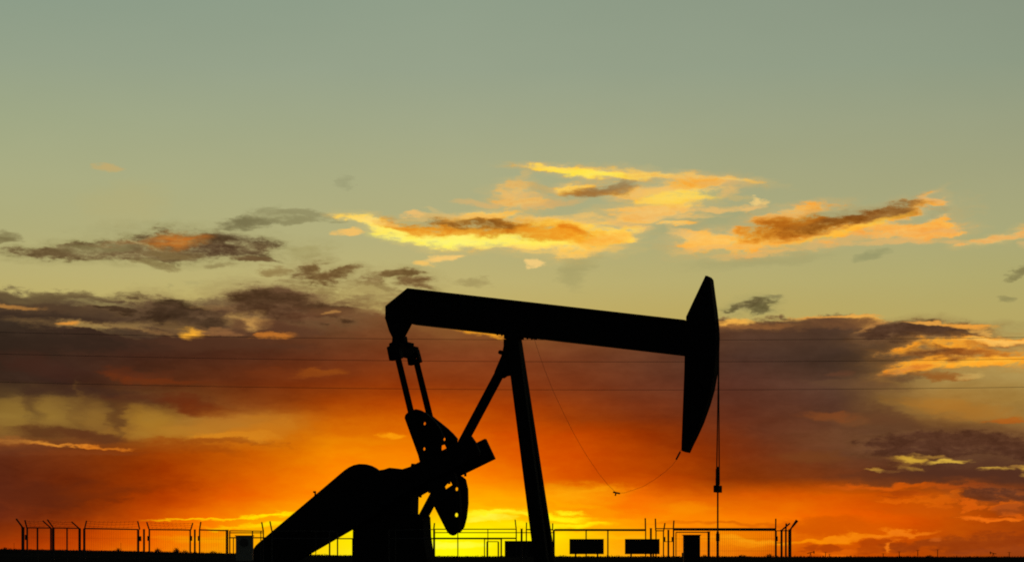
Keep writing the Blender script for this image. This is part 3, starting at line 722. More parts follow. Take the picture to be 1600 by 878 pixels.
class Chain:
    """colour of one region of the sky, body over body; 'hold' makes the shader finish a batch before the next"""
    def __init__(s, col): s.col = col; s.P = PW1; s.n = 0
    def hold(s):
        if s.n < 25: return
        s.n = 0
        w = N.new('ShaderNodeCombineXYZ'); K.new(M('MULTIPLY_ADD', s.col, 1e-7, 1.0), w.inputs[2])
        s.P = V('ADD', V('MULTIPLY', s.P, (1, 1, 0)), w.outputs[0])
    def body(s, px, py, rx, ry, rot, c, a=1.0, amp=1.2 * 2.1, soft=0.55, nz=None):
        n = gnode(T_PAT, s.P, coef(px, py, rx, ry, rot))
        K.new(NZ[nz], n.inputs['Noise']); n.inputs['Amp'].default_value = amp
        n.inputs['Hi'].default_value = 1.0 + amp * 0.5 + soft; n.inputs['Lo'].default_value = 1.0 + amp * 0.5 - soft
        n.inputs['Alpha'].default_value = a; sock(n.inputs['Under'], s.col); n.inputs['Tint'].default_value = rgb(c)
        s.col = n.outputs[0]; s.n += 1
    def cloud(s, shapes, base, inner, a, amp, soft, nz, grain):
        best = None
        for sh in shapes:
            n = gnode(T_ELL if best is None else T_UNI, s.P, coef(*sh))
            if best is not None: K.new(best, n.inputs['Prev'])
            best = n.outputs[0]; s.n += 1
        r = M('MULTIPLY_ADD', NZ['streaks'], amp * 1.1, M('MULTIPLY_ADD', NZ[nz], amp, M('SUBTRACT', best, amp * 0.55)))
        f = RANGE(r, 1.0 + amp * 0.5 + soft, 1.0 + amp * 0.5 - soft, 0.0, 0.72 * a)
        f = M('ADD', f, RANGE(r, 1.0 + amp * 0.5 + soft * 3.2 + 0.5, 1.0 + amp * 0.5 - soft, 0.0, 0.28 * a))   # thin veil round the body
        outer = s.col
        s.col = MIX(RANGE(r, 1.0 + amp * 0.5 + soft * 0.3, 0.35 + amp * 0.5, 0, 1), rgb(base[0]), rgb(base[1]))
        for p_ in inner:
            kw = dict(p_[6]) if len(p_) > 6 else {}
            s.body(*p_[:6], a=kw.get('a', 1.0), amp=kw.get('amp', 1.1), soft=kw.get('soft', 0.55) * 1.8)
        if grain: s.col = MIX(grain, s.col, FG, 'SOFT_LIGHT')
        s.col = MIX(f, outer, s.col)
# ---------- faint haze and small wisps in the clear sky
patch(161, 260, 15, 5, -8, (196, 168, 108), .8, 1.5, .7)
patch(190, 320, 60, 28, -10, (180, 170, 116), .45, .8, .9)
patch(530, 282, 12, 6, -30, (150, 150, 112), .6, 1.5, .7)
patch(905, 415, 22, 30, 8, (158, 150, 98), .55, 1.2, .8)
patch(1190, 408, 90, 10, -4, (160, 154, 104), .5, 1.2, .8)
patch(1365, 403, 22, 7, -12, (144, 144, 100), .7, 1.4, .7)
patch(1120, 345, 80, 18, -6, (160, 160, 116), .5, 1.6, .8)

# ---------- dark small clouds, left
D0, D1 = (140, 130, 84), (106, 86, 56)
patch(5, 366, 20, 7, 4, (128, 118, 78), .8, 1.5, .6)
patch(0, 375, 16, 6, -10, (112, 100, 64), .8, 1.5, .6)
group([(80, 392, 68, 10, -2), (190, 387, 130, 8, -2), (230, 396, 100, 12, 0), (310, 383, 100, 19, 2), (385, 385, 40, 15, 2), (400, 405, 32, 4, 0)],
      (D0, D1), [
          (330, 376, 80, 15, 2, (82, 62, 42), dict(a=.9, soft=.7)), (325, 393, 60, 10, 0, (78, 56, 40), dict(a=.85, soft=.7)), (215, 398, 70, 8, 0, (104, 82, 54), dict(a=.8, soft=.7)), (160, 388, 60, 6, -2, (150, 142, 94), dict(a=.6, soft=.7)),
          (279, 377, 34, 10, -6, (224, 130, 46), dict(a=.9, soft=1.1)), (225, 380, 50, 3, -3, (150, 104, 60), dict(a=.7, soft=.7)), (270, 398, 40, 6, 0, (150, 128, 80), dict(a=.6, soft=.8)), (370, 372, 40, 6, 6, (96, 80, 54), dict(a=.6))],
      .95, 1.7, .5)
patch(395, 405, 32, 4, 3, (108, 84, 54), .8, 1.5, .6)
patch(240, 412, 26, 6, 10, (126, 108, 66), .7, 1.8, .6); patch(350, 416, 20, 4, 0, (134, 118, 74), .6, 1.8, .6)
patch(388, 349, 42, 7, -5, (112, 104, 70), .85, 1.5, .55); patch(470, 334, 55, 6, 2, (138, 132, 92), .7, 1.8, .6); patch(475, 347, 55, 4, -2, (134, 128, 88), .7, 1.8, .6)
patch(422, 328, 12, 4, -20, (146, 142, 100), .5, 1.6, .7); patch(445, 342, 40, 8, 4, (142, 136, 94), .5, 1.6, .7)
patch(470, 395, 28, 6, 6, (164, 154, 100), .6, 1.6, .7); patch(428, 424, 17, 6, -4, (140, 116, 70), .8, 1.5, .6)
group([(478, 424, 26, 13, -18), (512, 431, 38, 11, -3), (550, 421, 18, 6, -14)], ((150, 132, 84), (114, 88, 52)), [(470, 424, 16, 9, -25, (102, 76, 46), dict(a=.8, soft=.8)), (515, 432, 26, 7, 0, (108, 80, 48), dict(a=.8, soft=.8))], .95, 1.6, .5)
group([(612, 425, 38, 8, -4), (652, 438, 30, 9, -2), (580, 440, 20, 8, 0)], ((152, 134, 84), (122, 96, 58)), [(655, 438, 22, 6, 0, (112, 82, 50), dict(a=.8, soft=.8))], .95, 1.6, .5)
patch(741, 441, 26, 5, 4, (158, 142, 90), .7, 1.4, .6); patch(515, 459, 26, 7, -4, (136, 112, 68), .8, 1.6, .6); patch(585, 462, 46, 16, 6, (160, 138, 84), .6, 2.0, .7)
patch(560, 478, 50, 12, 6, (150, 122, 74), .6, 2.0, .7)
for (x, y, rx, ry, ro, c, a) in ((545, 446, 30, 5, -4, (146, 124, 76), .6), (606, 450, 28, 5, 6, (140, 118, 72), .65), (480, 452, 30, 4, 0, (148, 126, 78), .5), (640, 462, 34, 7, 4, (138, 110, 68), .6), (505, 470, 36, 6, 4, (124, 94, 60), .65), (560, 466, 26, 5, -6, (134, 108, 68), .6), (600, 476, 40, 7, 4, (128, 98, 60), .6), (690, 455, 20, 3, 0, (160, 140, 88), .5), (450, 440, 18, 3, 0, (150, 130, 82), .5), (580, 434, 16, 4, -10, (140, 118, 74), .55), (300, 440, 12, 3, 0, (168, 158, 104), .4), (270, 447, 5, 3, 0, (160, 150, 98), .4)):
    patch(x, y, rx, ry, ro, c, a, 2.4, .7)
# right side specks
group([(1165, 480, 34, 9, -6), (1190, 483, 22, 6, 10), (1140, 484, 16, 5, 0)], ((150, 142, 92), (112, 102, 66)), [(1160, 479, 24, 6, -6, (98, 86, 56), dict(a=.8, soft=.8))], .95, 1.7, .5)
patch(1208, 466, 14, 5, -6, (124, 116, 78), .75, 1.6, .6); patch(1587, 427, 22, 7, -28, (122, 114, 74), .8, 1.5, .6); patch(1574, 470, 13, 6, 20, (138, 130, 84), .7, 1.6, .6)

# ---------- bright clouds
GP, GY, GO = (234, 184, 104), (255, 206, 88), (240, 162, 62)
# top streak
group([(865, 262, 58, 6, 3), (930, 268, 70, 8, 4), (1010, 272, 80, 8, 5), (1100, 280, 75, 5, 6)], (GP, (255, 212, 88)),
      [(925, 269, 70, 5, 4, (255, 230, 84), dict(soft=.8)), (1090, 279, 90, 7, 5, (236, 182, 100), dict(a=.9, soft=.8)), (985, 265, 60, 3, 4, (240, 190, 96), dict(a=.8, soft=.7))], 1, 1.1, .4)
# middle scraps
group([(806, 300, 30, 13, -4), (812, 316, 34, 9, 4), (790, 305, 14, 8, 0)], (GP, (244, 188, 100)), [], .85, 2.0, .6)
patch(812, 278, 10, 8, 0, (214, 178, 110), .6, 2.0, .7)
patch(868, 318, 50, 5, -6, (214, 170, 104), .75, 1.8, .6); patch(860, 296, 50, 6, 4, (200, 164, 100), .5, 1.8, .7)
group([(908, 293, 32, 9, -7), (985, 302, 34, 6, 3)], (GP, (255, 204, 92)), [], .95, 1.4, .45)
patch(945, 298, 44, 8, -4, (156, 104, 50), .9, 1.6, .7); patch(968, 289, 22, 5, -12, (148, 112, 68), .6, 1.4, .7)
group([(1060, 298, 62, 17, -7), (1085, 290, 40, 11, -4), (1020, 330, 62, 11, 0), (1000, 340, 40, 8, 3), (1045, 317, 55, 12, -2), (1050, 349, 34, 4, 0)], (GP, (250, 192, 94)),
      [(1060, 311, 60, 11, -3, (255, 216, 92), dict(soft=.8)), (1080, 288, 36, 9, -4, (248, 172, 62), dict(soft=.8)), (1015, 335, 60, 10, 0, (244, 190, 104), dict(a=.9, soft=.8))], .97, 1.7, .4)
patch(985, 322, 30, 4, 0, (206, 178, 112), .6, 1.5, .6); patch(1110, 327, 34, 4, -2, (232, 184, 108), .85, 1.7, .5); patch(1130, 303, 16, 6, -4, (232, 182, 104), .75, 1.7, .6); patch(1150, 310, 20, 4, 0, (206, 176, 108), .6, 1.8, .6)
patch(1178, 323, 24, 6, -4, (236, 186, 110), .85, 1.7, .55); patch(1186, 312, 10, 4, 0, (246, 204, 122), .85, 1.6, .55); patch(1205, 314, 10, 3, 6, (240, 196, 116), .8, 1.6, .6)
# left bright cloud
group([(574, 342, 36, 6.5, 11), (608, 354, 50, 11, 19), (650, 364, 62, 15, 8), (730, 366, 90, 17, 1), (800, 363, 80, 20, 3), (850, 373, 80, 24, 4), (905, 372, 70, 26, -3), (955, 368, 38, 13, -6), (985, 358, 16, 6, 10), (988, 375, 14, 7, 0), (745, 342, 60, 11, -10), (870, 350, 90, 8, 3)],
      ((246, 196, 108), (255, 206, 84)), [
          (690, 373, 130, 9, 2, (255, 246, 112), dict(soft=.8)), (610, 357, 60, 10, 19, (255, 236, 104), dict(soft=.9)), (820, 374, 60, 8, 4, (255, 236, 100), dict(soft=.9)), (570, 342, 30, 6, 12, (255, 210, 104), dict(a=.8, soft=.8)),
          (635, 351, 42, 9, 14, (232, 144, 40), dict(soft=.8)), (740, 351, 98, 12, 1, (192, 116, 32), dict(a=.9, soft=.75)), (800, 358, 72, 10, 5, (204, 124, 32), dict(a=.85, soft=.75)), (735, 348, 66, 6.5, 2, (134, 90, 40), dict(a=.9, soft=.75)), (700, 360, 60, 5, 2, (238, 156, 44), dict(a=.7, soft=.8)),
          (905, 368, 45, 14, 14, (246, 164, 42), dict(soft=.9)), (850, 362, 40, 9, 8, (240, 160, 46), dict(a=.9, soft=.8)), (905, 360, 22, 6, 20, (226, 134, 34), dict(a=.8, soft=.8)), (880, 392, 60, 9, -2, (255, 202, 96), dict(a=.8, soft=.8)), (760, 336, 60, 5, -8, (248, 190, 92), dict(a=.9, soft=.7)), (950, 374, 40, 8, -8, (252, 190, 84), dict(a=.8, soft=.8))],
      1, 1.35, .24)
patch(548, 366, 20, 5, -10, (244, 190, 100), .95, 1.3, .4); patch(694, 400, 24, 6, -4, (250, 200, 112), .95, 1.2, .4); patch(657, 406, 14, 4, 4, (246, 194, 100), .9, 1.3, .4); patch(838, 413, 11, 4, 0, (246, 204, 124), .9, 1.2, .4)
patch(647, 336, 18, 4, 2, (242, 188, 108), .85, 1.5, .5); patch(680, 330, 18, 3, 10, (214, 184, 118), .5, 1.5, .6); patch(750, 315, 26, 4, 6, (220, 176, 108), .65, 1.6, .6)
# right bright cloud
group([(1085, 372, 28, 8, 6), (1120, 380, 60, 15, -2), (1190, 374, 90, 19, -6), (1270, 360, 100, 22, -8), (1350, 350, 100, 18, -10), (1430, 361, 64, 15, -4), (1470, 348, 30, 8, 10), (1425, 327, 50, 9, -26), (1450, 318, 30, 6, 4), (1240, 335, 60, 12, -12), (1480, 364, 30, 4, -3)],
      ((232, 178, 104), (250, 176, 74)), [
          (1180, 380, 100, 12, -6, (255, 186, 78), dict(soft=.8)), (1100, 378, 40, 12, 4, (252, 196, 98), dict(a=.9, soft=.8)), (1420, 368, 100, 14, -2, (246, 178, 88), dict(soft=.8)), (1220, 338, 40, 8, -14, (240, 178, 92), dict(a=.8, soft=.8)),
          (1215, 360, 60, 14, -12, (236, 146, 38), dict(soft=.8)), (1270, 350, 92, 20, -9, (180, 108, 34), dict(a=.9, soft=.75)), (1335, 338, 92, 13, -7, (130, 84, 40), dict(a=.9, soft=.75)), (1250, 345, 40, 9, -14, (196, 120, 36), dict(a=.8, soft=.8)), (1300, 352, 50, 7, -12, (140, 84, 28), dict(a=.8, soft=.8)), (1400, 330, 50, 8, -22, (150, 104, 52), dict(a=.9, soft=.7)),
          (1340, 358, 60, 5, -16, (255, 192, 66), dict(soft=.8)), (1290, 374, 70, 5, -14, (255, 186, 66), dict(a=.9, soft=.8)), (1455, 314, 22, 5, 4, (226, 176, 110), dict(a=.9, soft=.8)), (1435, 342, 28, 6, -14, (166, 160, 116), dict(a=.95, soft=.5)), (1465, 332, 18, 5, -16, (160, 120, 76), dict(a=.6, soft=.7))],
      1, 1.5, .28)
group([(1560, 372, 46, 6, -10), (1600, 364, 30, 7, -6), (1505, 381, 16, 3, -4)], (GP, (240, 178, 98)), [], .9, 1.5, .45)
patch(1600, 383, 16, 5, -4, (226, 180, 112), .7, 1.5, .6)

# fringes and threads round the bright clouds
for (x, y, rx, ry, ro, c, a) in ((600, 345, 40, 3, 12, (250, 206, 116), .5), (690, 339, 60, 4, -4, (236, 186, 104), .55), (820, 342, 70, 4, 3, (238, 186, 98), .6), (905, 343, 60, 4, 2, (240, 190, 104), .6), (975, 352, 30, 5, 12, (232, 184, 108), .6), (935, 392, 40, 5, -6, (244, 190, 96), .6), (860, 398, 40, 4, 6, (250, 200, 104), .6),
                                 (780, 383, 80, 3, 2, (255, 220, 110), .5), (1110, 391, 60, 4, -2, (236, 182, 102), .6), (1190, 397, 60, 3, -4, (238, 178, 96), .5), (1320, 379, 90, 5, -6, (234, 178, 100), .5), (1420, 380, 70, 4, -2, (232, 178, 104), .6), (1475, 358, 30, 4, -4, (230, 176, 106), .6), (1070, 368, 24, 6, 20, (240, 190, 110), .6), (1250, 332, 50, 4, -6, (228, 174, 96), .6),
                                 (1010, 303, 40, 6, -6, (232, 184, 108), .5), (1120, 290, 40, 6, 6, (228, 178, 104), .55), (1060, 338, 60, 4, 0, (238, 190, 110), .5), (830, 306, 40, 5, 4, (222, 176, 106), .5), (1140, 321, 30, 3, -4, (214, 178, 110), .5)):
    patch(x, y, rx, ry, ro, c, a, 3.2, .5, 'streaks')
# ---------- cloud bank, left shoulder
patch(75, 463, 110, 9, -2, (102, 84, 56), .9, 1.8, .6); patch(90, 484, 120, 12, 0, (84, 64, 46), .9, 1.8, .6); patch(30, 494, 90, 8, 0, (62, 48, 38), .9, 1.5, .6)
patch(165, 473, 40, 7, 4, (170, 156, 98), .6, 2.0, .7); patch(125, 472, 34, 5, 0, (142, 126, 80), .6, 2.0, .7)
patch(22, 478, 32, 3.6, 3, (196, 134, 64), .75, 2.4, .7)
group([(185, 481, 45, 5, 3), (262, 480, 52, 15, 6), (275, 496, 80, 14, 4), (230, 496, 36, 10, -14)], ((104, 80, 54), (76, 57, 40)), [(255, 494, 46, 12, 0, (66, 49, 35), dict(a=.7, soft=.8))], .97, 1.5, .45)
patch(330, 470, 34, 8, 0, (168, 148, 92), .6, 2.2, .7); patch(345, 480, 30, 6, 0, (150, 112, 68), .6, 2.2, .7)
group([(420, 470, 60, 19, 4), (460, 478, 60, 20, 12), (510, 486, 50, 16, 8), (385, 480, 22, 12, -10)], ((116, 88, 58), (88, 63, 42)), [(410, 468, 44, 12, 0, (80, 58, 39), dict(a=.7, soft=.8)), (455, 486, 50, 12, 8, (84, 58, 40), dict(a=.7, soft=.8)), (500, 492, 40, 8, 0, (104, 68, 46), dict(a=.7, soft=.8))], .97, 1.5, .45)
patch(95, 506, 80, 7, 3, (136, 104, 62), .6, 2.2, .7); patch(135, 510, 36, 6, 6, (176, 138, 76), .7, 2.2, .7); patch(103, 506, 14, 3.4, 0, (238, 152, 58), .8, 1.8, .7)
patch(170, 516, 36, 5, 10, (150, 124, 74), .7, 2.0, .6); patch(212, 508, 36, 8, -4, (164, 130, 76), .65, 2.2, .7); patch(230, 517, 34, 4, 0, (150, 110, 64), .7, 1.8, .6)
patch(208, 520, 34, 5, 0, (66, 50, 40), .8, 1.5, .6)
patch(280, 511, 34, 8, 0, (134, 102, 62), .6, 2.2, .7); patch(303, 518, 17, 6.5, 4, (255, 176, 52), 1, 1.4, .8); patch(345, 514, 24, 5, 0, (166, 112, 66), .6, 1.8, .6)
patch(388, 499, 34, 11, 2, (190, 148, 82), .75, 2.0, .7); patch(400, 503, 26, 7, 0, (204, 148, 76), .65, 2.0, .8); patch(424, 520, 28, 3.6, -2, (206, 122, 46), .8, 2.2, .6)
patch(375, 508, 16, 8, 20, (92, 62, 44), .8, 1.6, .6); patch(450, 510, 40, 9, 10, (92, 60, 42), .7, 1.6, .6); patch(526, 489, 9, 3, 0, (236, 172, 82), .9, 1.2, .6); patch(560, 490, 60, 9, 4, (120, 82, 52), .6, 1.8, .6)
patch(340, 535, 120, 10, 2, (84, 54, 38), .6, 2.0, .7); patch(90, 535, 130, 14, 0, (52, 40, 32), .6, 1.6, .8)
patch(498, 581, 26, 5, -5, (160, 84, 26), .7, 1.4, .7); patch(470, 584, 60, 5, 0, (124, 58, 26), .4, 1.6, .7); patch(690, 520, 70, 8, 5, (140, 92, 48), .5, 1.6, .7)
patch(205, 584, 50, 8, 2, (106, 50, 27), .55, 1.8, .7); patch(245, 592, 60, 5, 4, (118, 54, 24), .6, 1.8, .7); patch(60, 570, 60, 12, 10, (74, 44, 34), .5, 1.8, .8)
# rain veils with light between them, lower left
for (x, y, rx, ry, ro, c, a) in ((60, 626, 14, 22, 8, (88, 62, 38), .6), (18, 645, 24, 26, 0, (146, 112, 50), .5), (92, 645, 22, 26, 6, (150, 114, 50), .5), (128, 630, 12, 26, -6, (104, 72, 38), .5), (150, 656, 26, 18, 10, (156, 114, 48), .55), (176, 635, 13, 34, 4, (84, 52, 32), .7), (214, 652, 34, 18, 12, (160, 114, 44), .55), (250, 664, 50, 14, 6, (172, 122, 42), .55), (200, 676, 40, 8, 4, (170, 120, 46), .6),
                                 (205, 624, 44, 9, 4, (84, 48, 32), .7), (275, 626, 44, 8, 6, (98, 48, 27), .7), (310, 634, 40, 8, 14, (106, 46, 22), .7), (350, 640, 40, 7, 6, (118, 50, 20), .5), (380, 654, 60, 12, 4, (186, 118, 42), .5), (430, 660, 50, 12, 0, (196, 116, 30), .4), (330, 668, 60, 9, -4, (184, 122, 44), .5), (30, 610, 60, 8, 2, (66, 48, 36), .6), (120, 610, 60, 8, 0, (64, 42, 34), .7)):
    patch(x, y, rx, ry, ro, c, a, 1.3, 1.0)
patch(30, 692, 50, 7, 0, (170, 92, 36), .5, 1.5, .9); patch(180, 640, 6, 40, 8, (92, 58, 34), .4, 1.2, .9); patch(118, 640, 5, 36, 6, (120, 86, 42), .4, 1.2, .9)
patch(372, 684, 46, 7, 4, (216, 134, 34), .8, 2.6, .6); patch(420, 672, 50, 10, -4, (204, 122, 32), .5, 2.6, .7); patch(330, 690, 80, 5, 2, (150, 72, 20), .6, 2.2, .6); patch(80, 672, 60, 7, 3, (92, 56, 32), .8, 1.7, .6); patch(140, 680, 46, 7, 8, (98, 56, 32), .8, 1.7, .6)
patch(50, 688, 60, 3, 4, (200, 130, 50), .75, 2.6, .55); patch(15, 684, 30, 6, 0, (150, 92, 44), .7, 1.8, .6); patch(150, 695, 42, 2.6, 4, (224, 124, 34), .85, 2.2, .55); patch(92, 692, 34, 2.6, 0, (226, 140, 48), .8, 2.2, .6)
patch(20, 700, 60, 8, 0, (104, 56, 34), .7, 1.6, .7); patch(140, 706, 60, 5, 0, (132, 66, 30), .6, 1.6, .7)
patch(300, 700, 60, 8, 4, (150, 66, 18), .5, 2.0, .7); patch(615, 684, 22, 5, 3, (255, 160, 20), .85, 1.4, .6); patch(560, 690, 60, 6, 2, (240, 140, 10), .4, 1.8, .8)
patch(60, 770, 120, 20, 0, (90, 42, 26), .5, 1.8, .8); patch(200, 765, 80, 14, -4, (140, 54, 14), .4, 1.8, .8)

# ---------- under the beam
patch(762, 521, 40, 6, 5, (255, 168, 40), .95, 1.3, .6); patch(725, 514, 36, 5, 4, (190, 118, 52), .7, 1.6, .6)
patch(920, 768, 60, 14, 3, (255, 164, 16), .6, 1.8, .7); patch(900, 762, 50, 8, 0, (255, 172, 20), .5, 1.6, .7); patch(1000, 790, 30, 20, 10, (255, 108, 4), .45, 1.6, .9)
patch(1075, 792, 40, 10, 0, (255, 150, 10), .5, 1.6, .8); patch(985, 750, 100, 8, -3, (200, 76, 2), .4, 1.6, .8)

# ---------- glow streaks at the horizon
for (x, y, rx, ry, ro, c, a) in ((890, 797, 24, 3, 2, (255, 244, 30), .9), (868, 806, 46, 5, 3, (255, 250, 24), .9), (915, 817, 40, 4, 2, (255, 236, 16), .85), (850, 818, 60, 5, -2, (255, 240, 20), .7), (760, 804, 60, 5, -3, (255, 255, 50), .8), (765, 812, 30, 5, 0, (255, 255, 90), .7),
                                 (345, 811, 90, 1.7, -1, (255, 216, 0), .85), (425, 806, 40, 3, -3, (255, 240, 4), .9), (385, 825, 60, 2.2, 0, (255, 206, 10), .7), (300, 812, 60, 2, 0, (255, 176, 0), .6), (420, 822, 30, 3, 0, (255, 230, 10), .7), (330, 845, 60, 5, 0, (255, 170, 10), .5),
                                 (700, 850, 60, 6, 0, (255, 255, 120), .5), (800, 835, 60, 6, 3, (255, 236, 10), .4), (930, 842, 60, 5, 0, (255, 196, 20), .5), (1010, 845, 30, 5, 0, (255, 176, 20), .5), (1160, 845, 60, 5, 0, (255, 150, 20), .7), (1180, 842, 50, 3, 0, (255, 160, 24), .6),
                                 (1080, 819, 50, 3, 0, (226, 108, 6), .6), (1160, 819, 60, 2.5, 2, (206, 92, 10), .6), (880, 775, 40, 6, 0, (255, 176, 20), .4), (960, 800, 50, 5, 6, (255, 140, 10), .4)):
    patch(x, y, rx, ry, ro, c, a, 1.5, .6, 'streaks')

for (x, y, rx, ry, ro, c, a) in ((800, 789, 70, 4, -2, (255, 158, 0), .5), (880, 812, 50, 2, 2, (255, 186, 0), .6), (935, 826, 60, 2.4, 0, (255, 164, 8), .6), (700, 795, 60, 3, 2, (255, 176, 0), .5), (900, 786, 40, 3, 3, (255, 170, 4), .6), (960, 812, 50, 3, 4, (255, 158, 4), .5), (840, 828, 40, 2, 0, (255, 214, 0), .5), (770, 842, 60, 2, 0, (255, 224, 0), .5), (540, 842, 30, 2, 0, (255, 214, 10), .5)):
    patch(x, y, rx, ry, ro, c, a, 2.2, .6, 'streaks')
# ---------- cloud bank, right part
patch(1215, 510, 110, 8, -2, (108, 74, 48), .7, 2.0, .6); patch(1148, 505, 32, 6, -3, (246, 178, 76), .95, 1.5, .5); patch(1180, 511, 50, 4, 0, (150, 98, 54), .7, 1.8, .6)
patch(1300, 497, 60, 3, -2, (232, 158, 70), .9, 1.6, .55); patch(1352, 503, 26, 7, 10, (240, 172, 76), .95, 1.5, .5); patch(1290, 506, 60, 6, 0, (98, 68, 46), .7, 1.6, .6); patch(1320, 508, 50, 6, 4, (116, 78, 50), .7, 1.8, .6)
patch(1368, 512, 24, 4, -16, (214, 146, 72), .8, 1.5, .6)
group([(1400, 519, 60, 12, -6), (1450, 521, 80, 12, 2), (1510, 526, 60, 8, 7)], ((120, 84, 52), (86, 60, 42)), [(1420, 518, 60, 7, 0, (78, 54, 40), dict(a=.7, soft=.8))], .97, 1.3, .4)
patch(1455, 508, 24, 2.5, 3, (236, 164, 72), .9, 1.4, .6); patch(1510, 513, 34, 4, 8, (240, 160, 62), .95, 1.4, .5); patch(1550, 524, 26, 3, 10, (236, 176, 84), .8, 1.4, .6)
group([(1560, 533, 70, 6, 2), (1480, 541, 80, 10, -4), (1500, 556, 90, 13, -2), (1555, 562, 56, 10, 2), (1430, 574, 60, 9, -14), (1440, 560, 50, 8, -10), (1410, 545, 36, 6, -8)], ((206, 140, 64), (240, 156, 48)), [
    (1490, 552, 50, 7, 2, (138, 82, 40), dict(a=.9, soft=.7)), (1420, 550, 50, 7, -4, (112, 72, 44), dict(a=.8, soft=.7)), (1575, 541, 50, 5, 2, (160, 100, 50), dict(a=.85, soft=.7)), (1540, 550, 40, 5, 4, (186, 112, 44), dict(a=.7, soft=.7)),
    (1520, 565, 80, 7, 0, (255, 176, 54), dict(soft=.8)), (1570, 533, 50, 4, 2, (252, 190, 92), dict(soft=.8)), (1405, 581, 40, 5, -12, (214, 130, 56), dict(a=.8, soft=.8))], 1, 1.7, .4)
patch(1470, 586, 34, 6, 2, (150, 88, 36), .8, 1.7, .55); patch(1400, 590, 36, 6, 0, (96, 68, 46), .7, 1.6, .6); patch(1305, 584, 12, 6, 0, (112, 68, 46), .5, 1.4, .8); patch(1515, 586, 14, 4, 0, (206, 168, 92), .7, 1.4, .7)
patch(1330, 604, 60, 6, 3, (110, 78, 52), .5, 1.8, .7); patch(1330, 655, 50, 9, 2, (128, 78, 44), .5, 1.6, .8); patch(1290, 650, 30, 6, 0, (138, 74, 36), .5, 1.6, .8)
patch(1390, 655, 50, 14, 22, (96, 62, 42), .6, 1.6, .8); patch(1430, 640, 40, 8, 10, (138, 104, 56), .5, 1.6, .8); patch(1570, 656, 34, 4, 0, (176, 84, 26), .85, 1.4, .6); patch(1500, 640, 80, 12, 8, (176, 116, 44), .6, 1.8, .8)
group([(1450, 682, 60, 9, 3), (1520, 692, 110, 16, 3), (1440, 700, 100, 20, 2), (1580, 700, 60, 18, 4)], ((112, 76, 46), (86, 54, 38)), [], .9, 1.2, .6)
for (x, y, rx, ry, ro, c, a) in ((1422, 721, 30, 6, 3, (170, 122, 50), .6), (1425, 720, 22, 4, 4, (214, 168, 58), .9), (1490, 724, 26, 3.2, -4, (222, 178, 66), .95), (1462, 716, 26, 2.6, 6, (176, 130, 56), .7), (1364, 733, 11, 3.4, 4, (200, 152, 58), .85), (1392, 735, 20, 2.4, 0, (150, 104, 50), .6),
                                 (1441, 733, 13, 2.8, 3, (206, 158, 58), .85), (1418, 730, 10, 2, 0, (160, 116, 52), .6), (1551, 734, 22, 2.8, 4, (212, 168, 66), .95), (1597, 733, 12, 6, 4, (222, 172, 62), .9), (1575, 731, 14, 2, 0, (180, 132, 58), .6)):
    patch(x, y, rx, ry, ro, c, a, 1.8, .5, 'streaks')
patch(1500, 742, 110, 9, 2, (84, 50, 36), .85, 1.6, .6); patch(1400, 748, 70, 8, 2, (96, 54, 34), .7, 1.6, .7); patch(1270, 716, 50, 8, 0, (122, 70, 34), .5, 1.8, .7)
patch(1420, 759, 70, 3.5, 0, (222, 92, 12), .7, 2.4, .6); patch(1340, 760, 50, 5, -2, (206, 88, 20), .6, 1.8, .6); patch(1500, 760, 50, 4, 0, (170, 74, 26), .6, 1.8, .6)
group([(1560, 770, 60, 10, 2), (1515, 772, 40, 6, 2)], ((140, 68, 34), (94, 54, 38)), [], .85, 1.8, .5)
group([(1440, 776, 24, 7, -4), (1472, 778, 26, 10, -10), (1420, 784, 34, 4, 2), (1470, 792, 16, 4, 0)], ((196, 86, 14), (226, 102, 16)), [], .7, 2.6, .6, grain=0.2)
group([(1420, 771, 30, 5, 4), (1400, 776, 24, 3, 0)], ((190, 80, 14), (170, 70, 18)), [], .6, 2.4, .6, grain=0.2)
group([(1515, 788, 22, 8, -6), (1570, 784, 24, 6, -8), (1560, 808, 36, 3.5, -4), (1583, 799, 12, 7, 20), (1520, 811, 26, 2.6, 0), (1505, 798, 12, 6, 0)], ((170, 76, 20), (224, 98, 20)), [], .75, 2.6, .6, grain=0.2)
patch(1575, 790, 16, 8, 0, (150, 72, 34), .6, 1.8, .7); patch(1440, 800, 60, 10, 2, (200, 86, 16), .5, 1.8, .7); patch(1550, 811, 34, 2.4, -5, (240, 112, 24), .8, 2.0, .6)
patch(1290, 822, 60, 13, 2, (206, 84, 6), .75, 1.4, .7); patch(1350, 828, 60, 8, 2, (214, 90, 8), .6, 1.6, .7); patch(1255, 817, 40, 8, -4, (214, 92, 8), .6, 1.6, .7)
for (x, y, rx, ry, ro, c, a) in ((1275, 842, 40, 4, 0, (255, 146, 10), .9), (1330, 838, 50, 4, -3, (250, 136, 20), .85), (1390, 835, 40, 4, -6, (246, 128, 24), .85), (1420, 832, 30, 3, -6, (240, 120, 24), .8), (1310, 866, 30, 5, 0, (252, 116, 16), .85), (1320, 858, 18, 6, 0, (240, 110, 18), .7)):
    patch(x, y, rx, ry, ro, c, a, 1.5, .5)
group([(1258, 855, 16, 8, 0), (1290, 855, 26, 9, 0), (1350, 852, 20, 10, 0), (1375, 850, 14, 9, -10)], ((204, 84, 10), (178, 70, 12)), [], .9, 1.0, .25, grain=0.2)
group([(1410, 852, 34, 10, 0), (1460, 846, 50, 10, -4), (1540, 846, 90, 16, -3)], ((186, 76, 14), (150, 62, 20)), [], .85, 1.2, .4, grain=0.2)
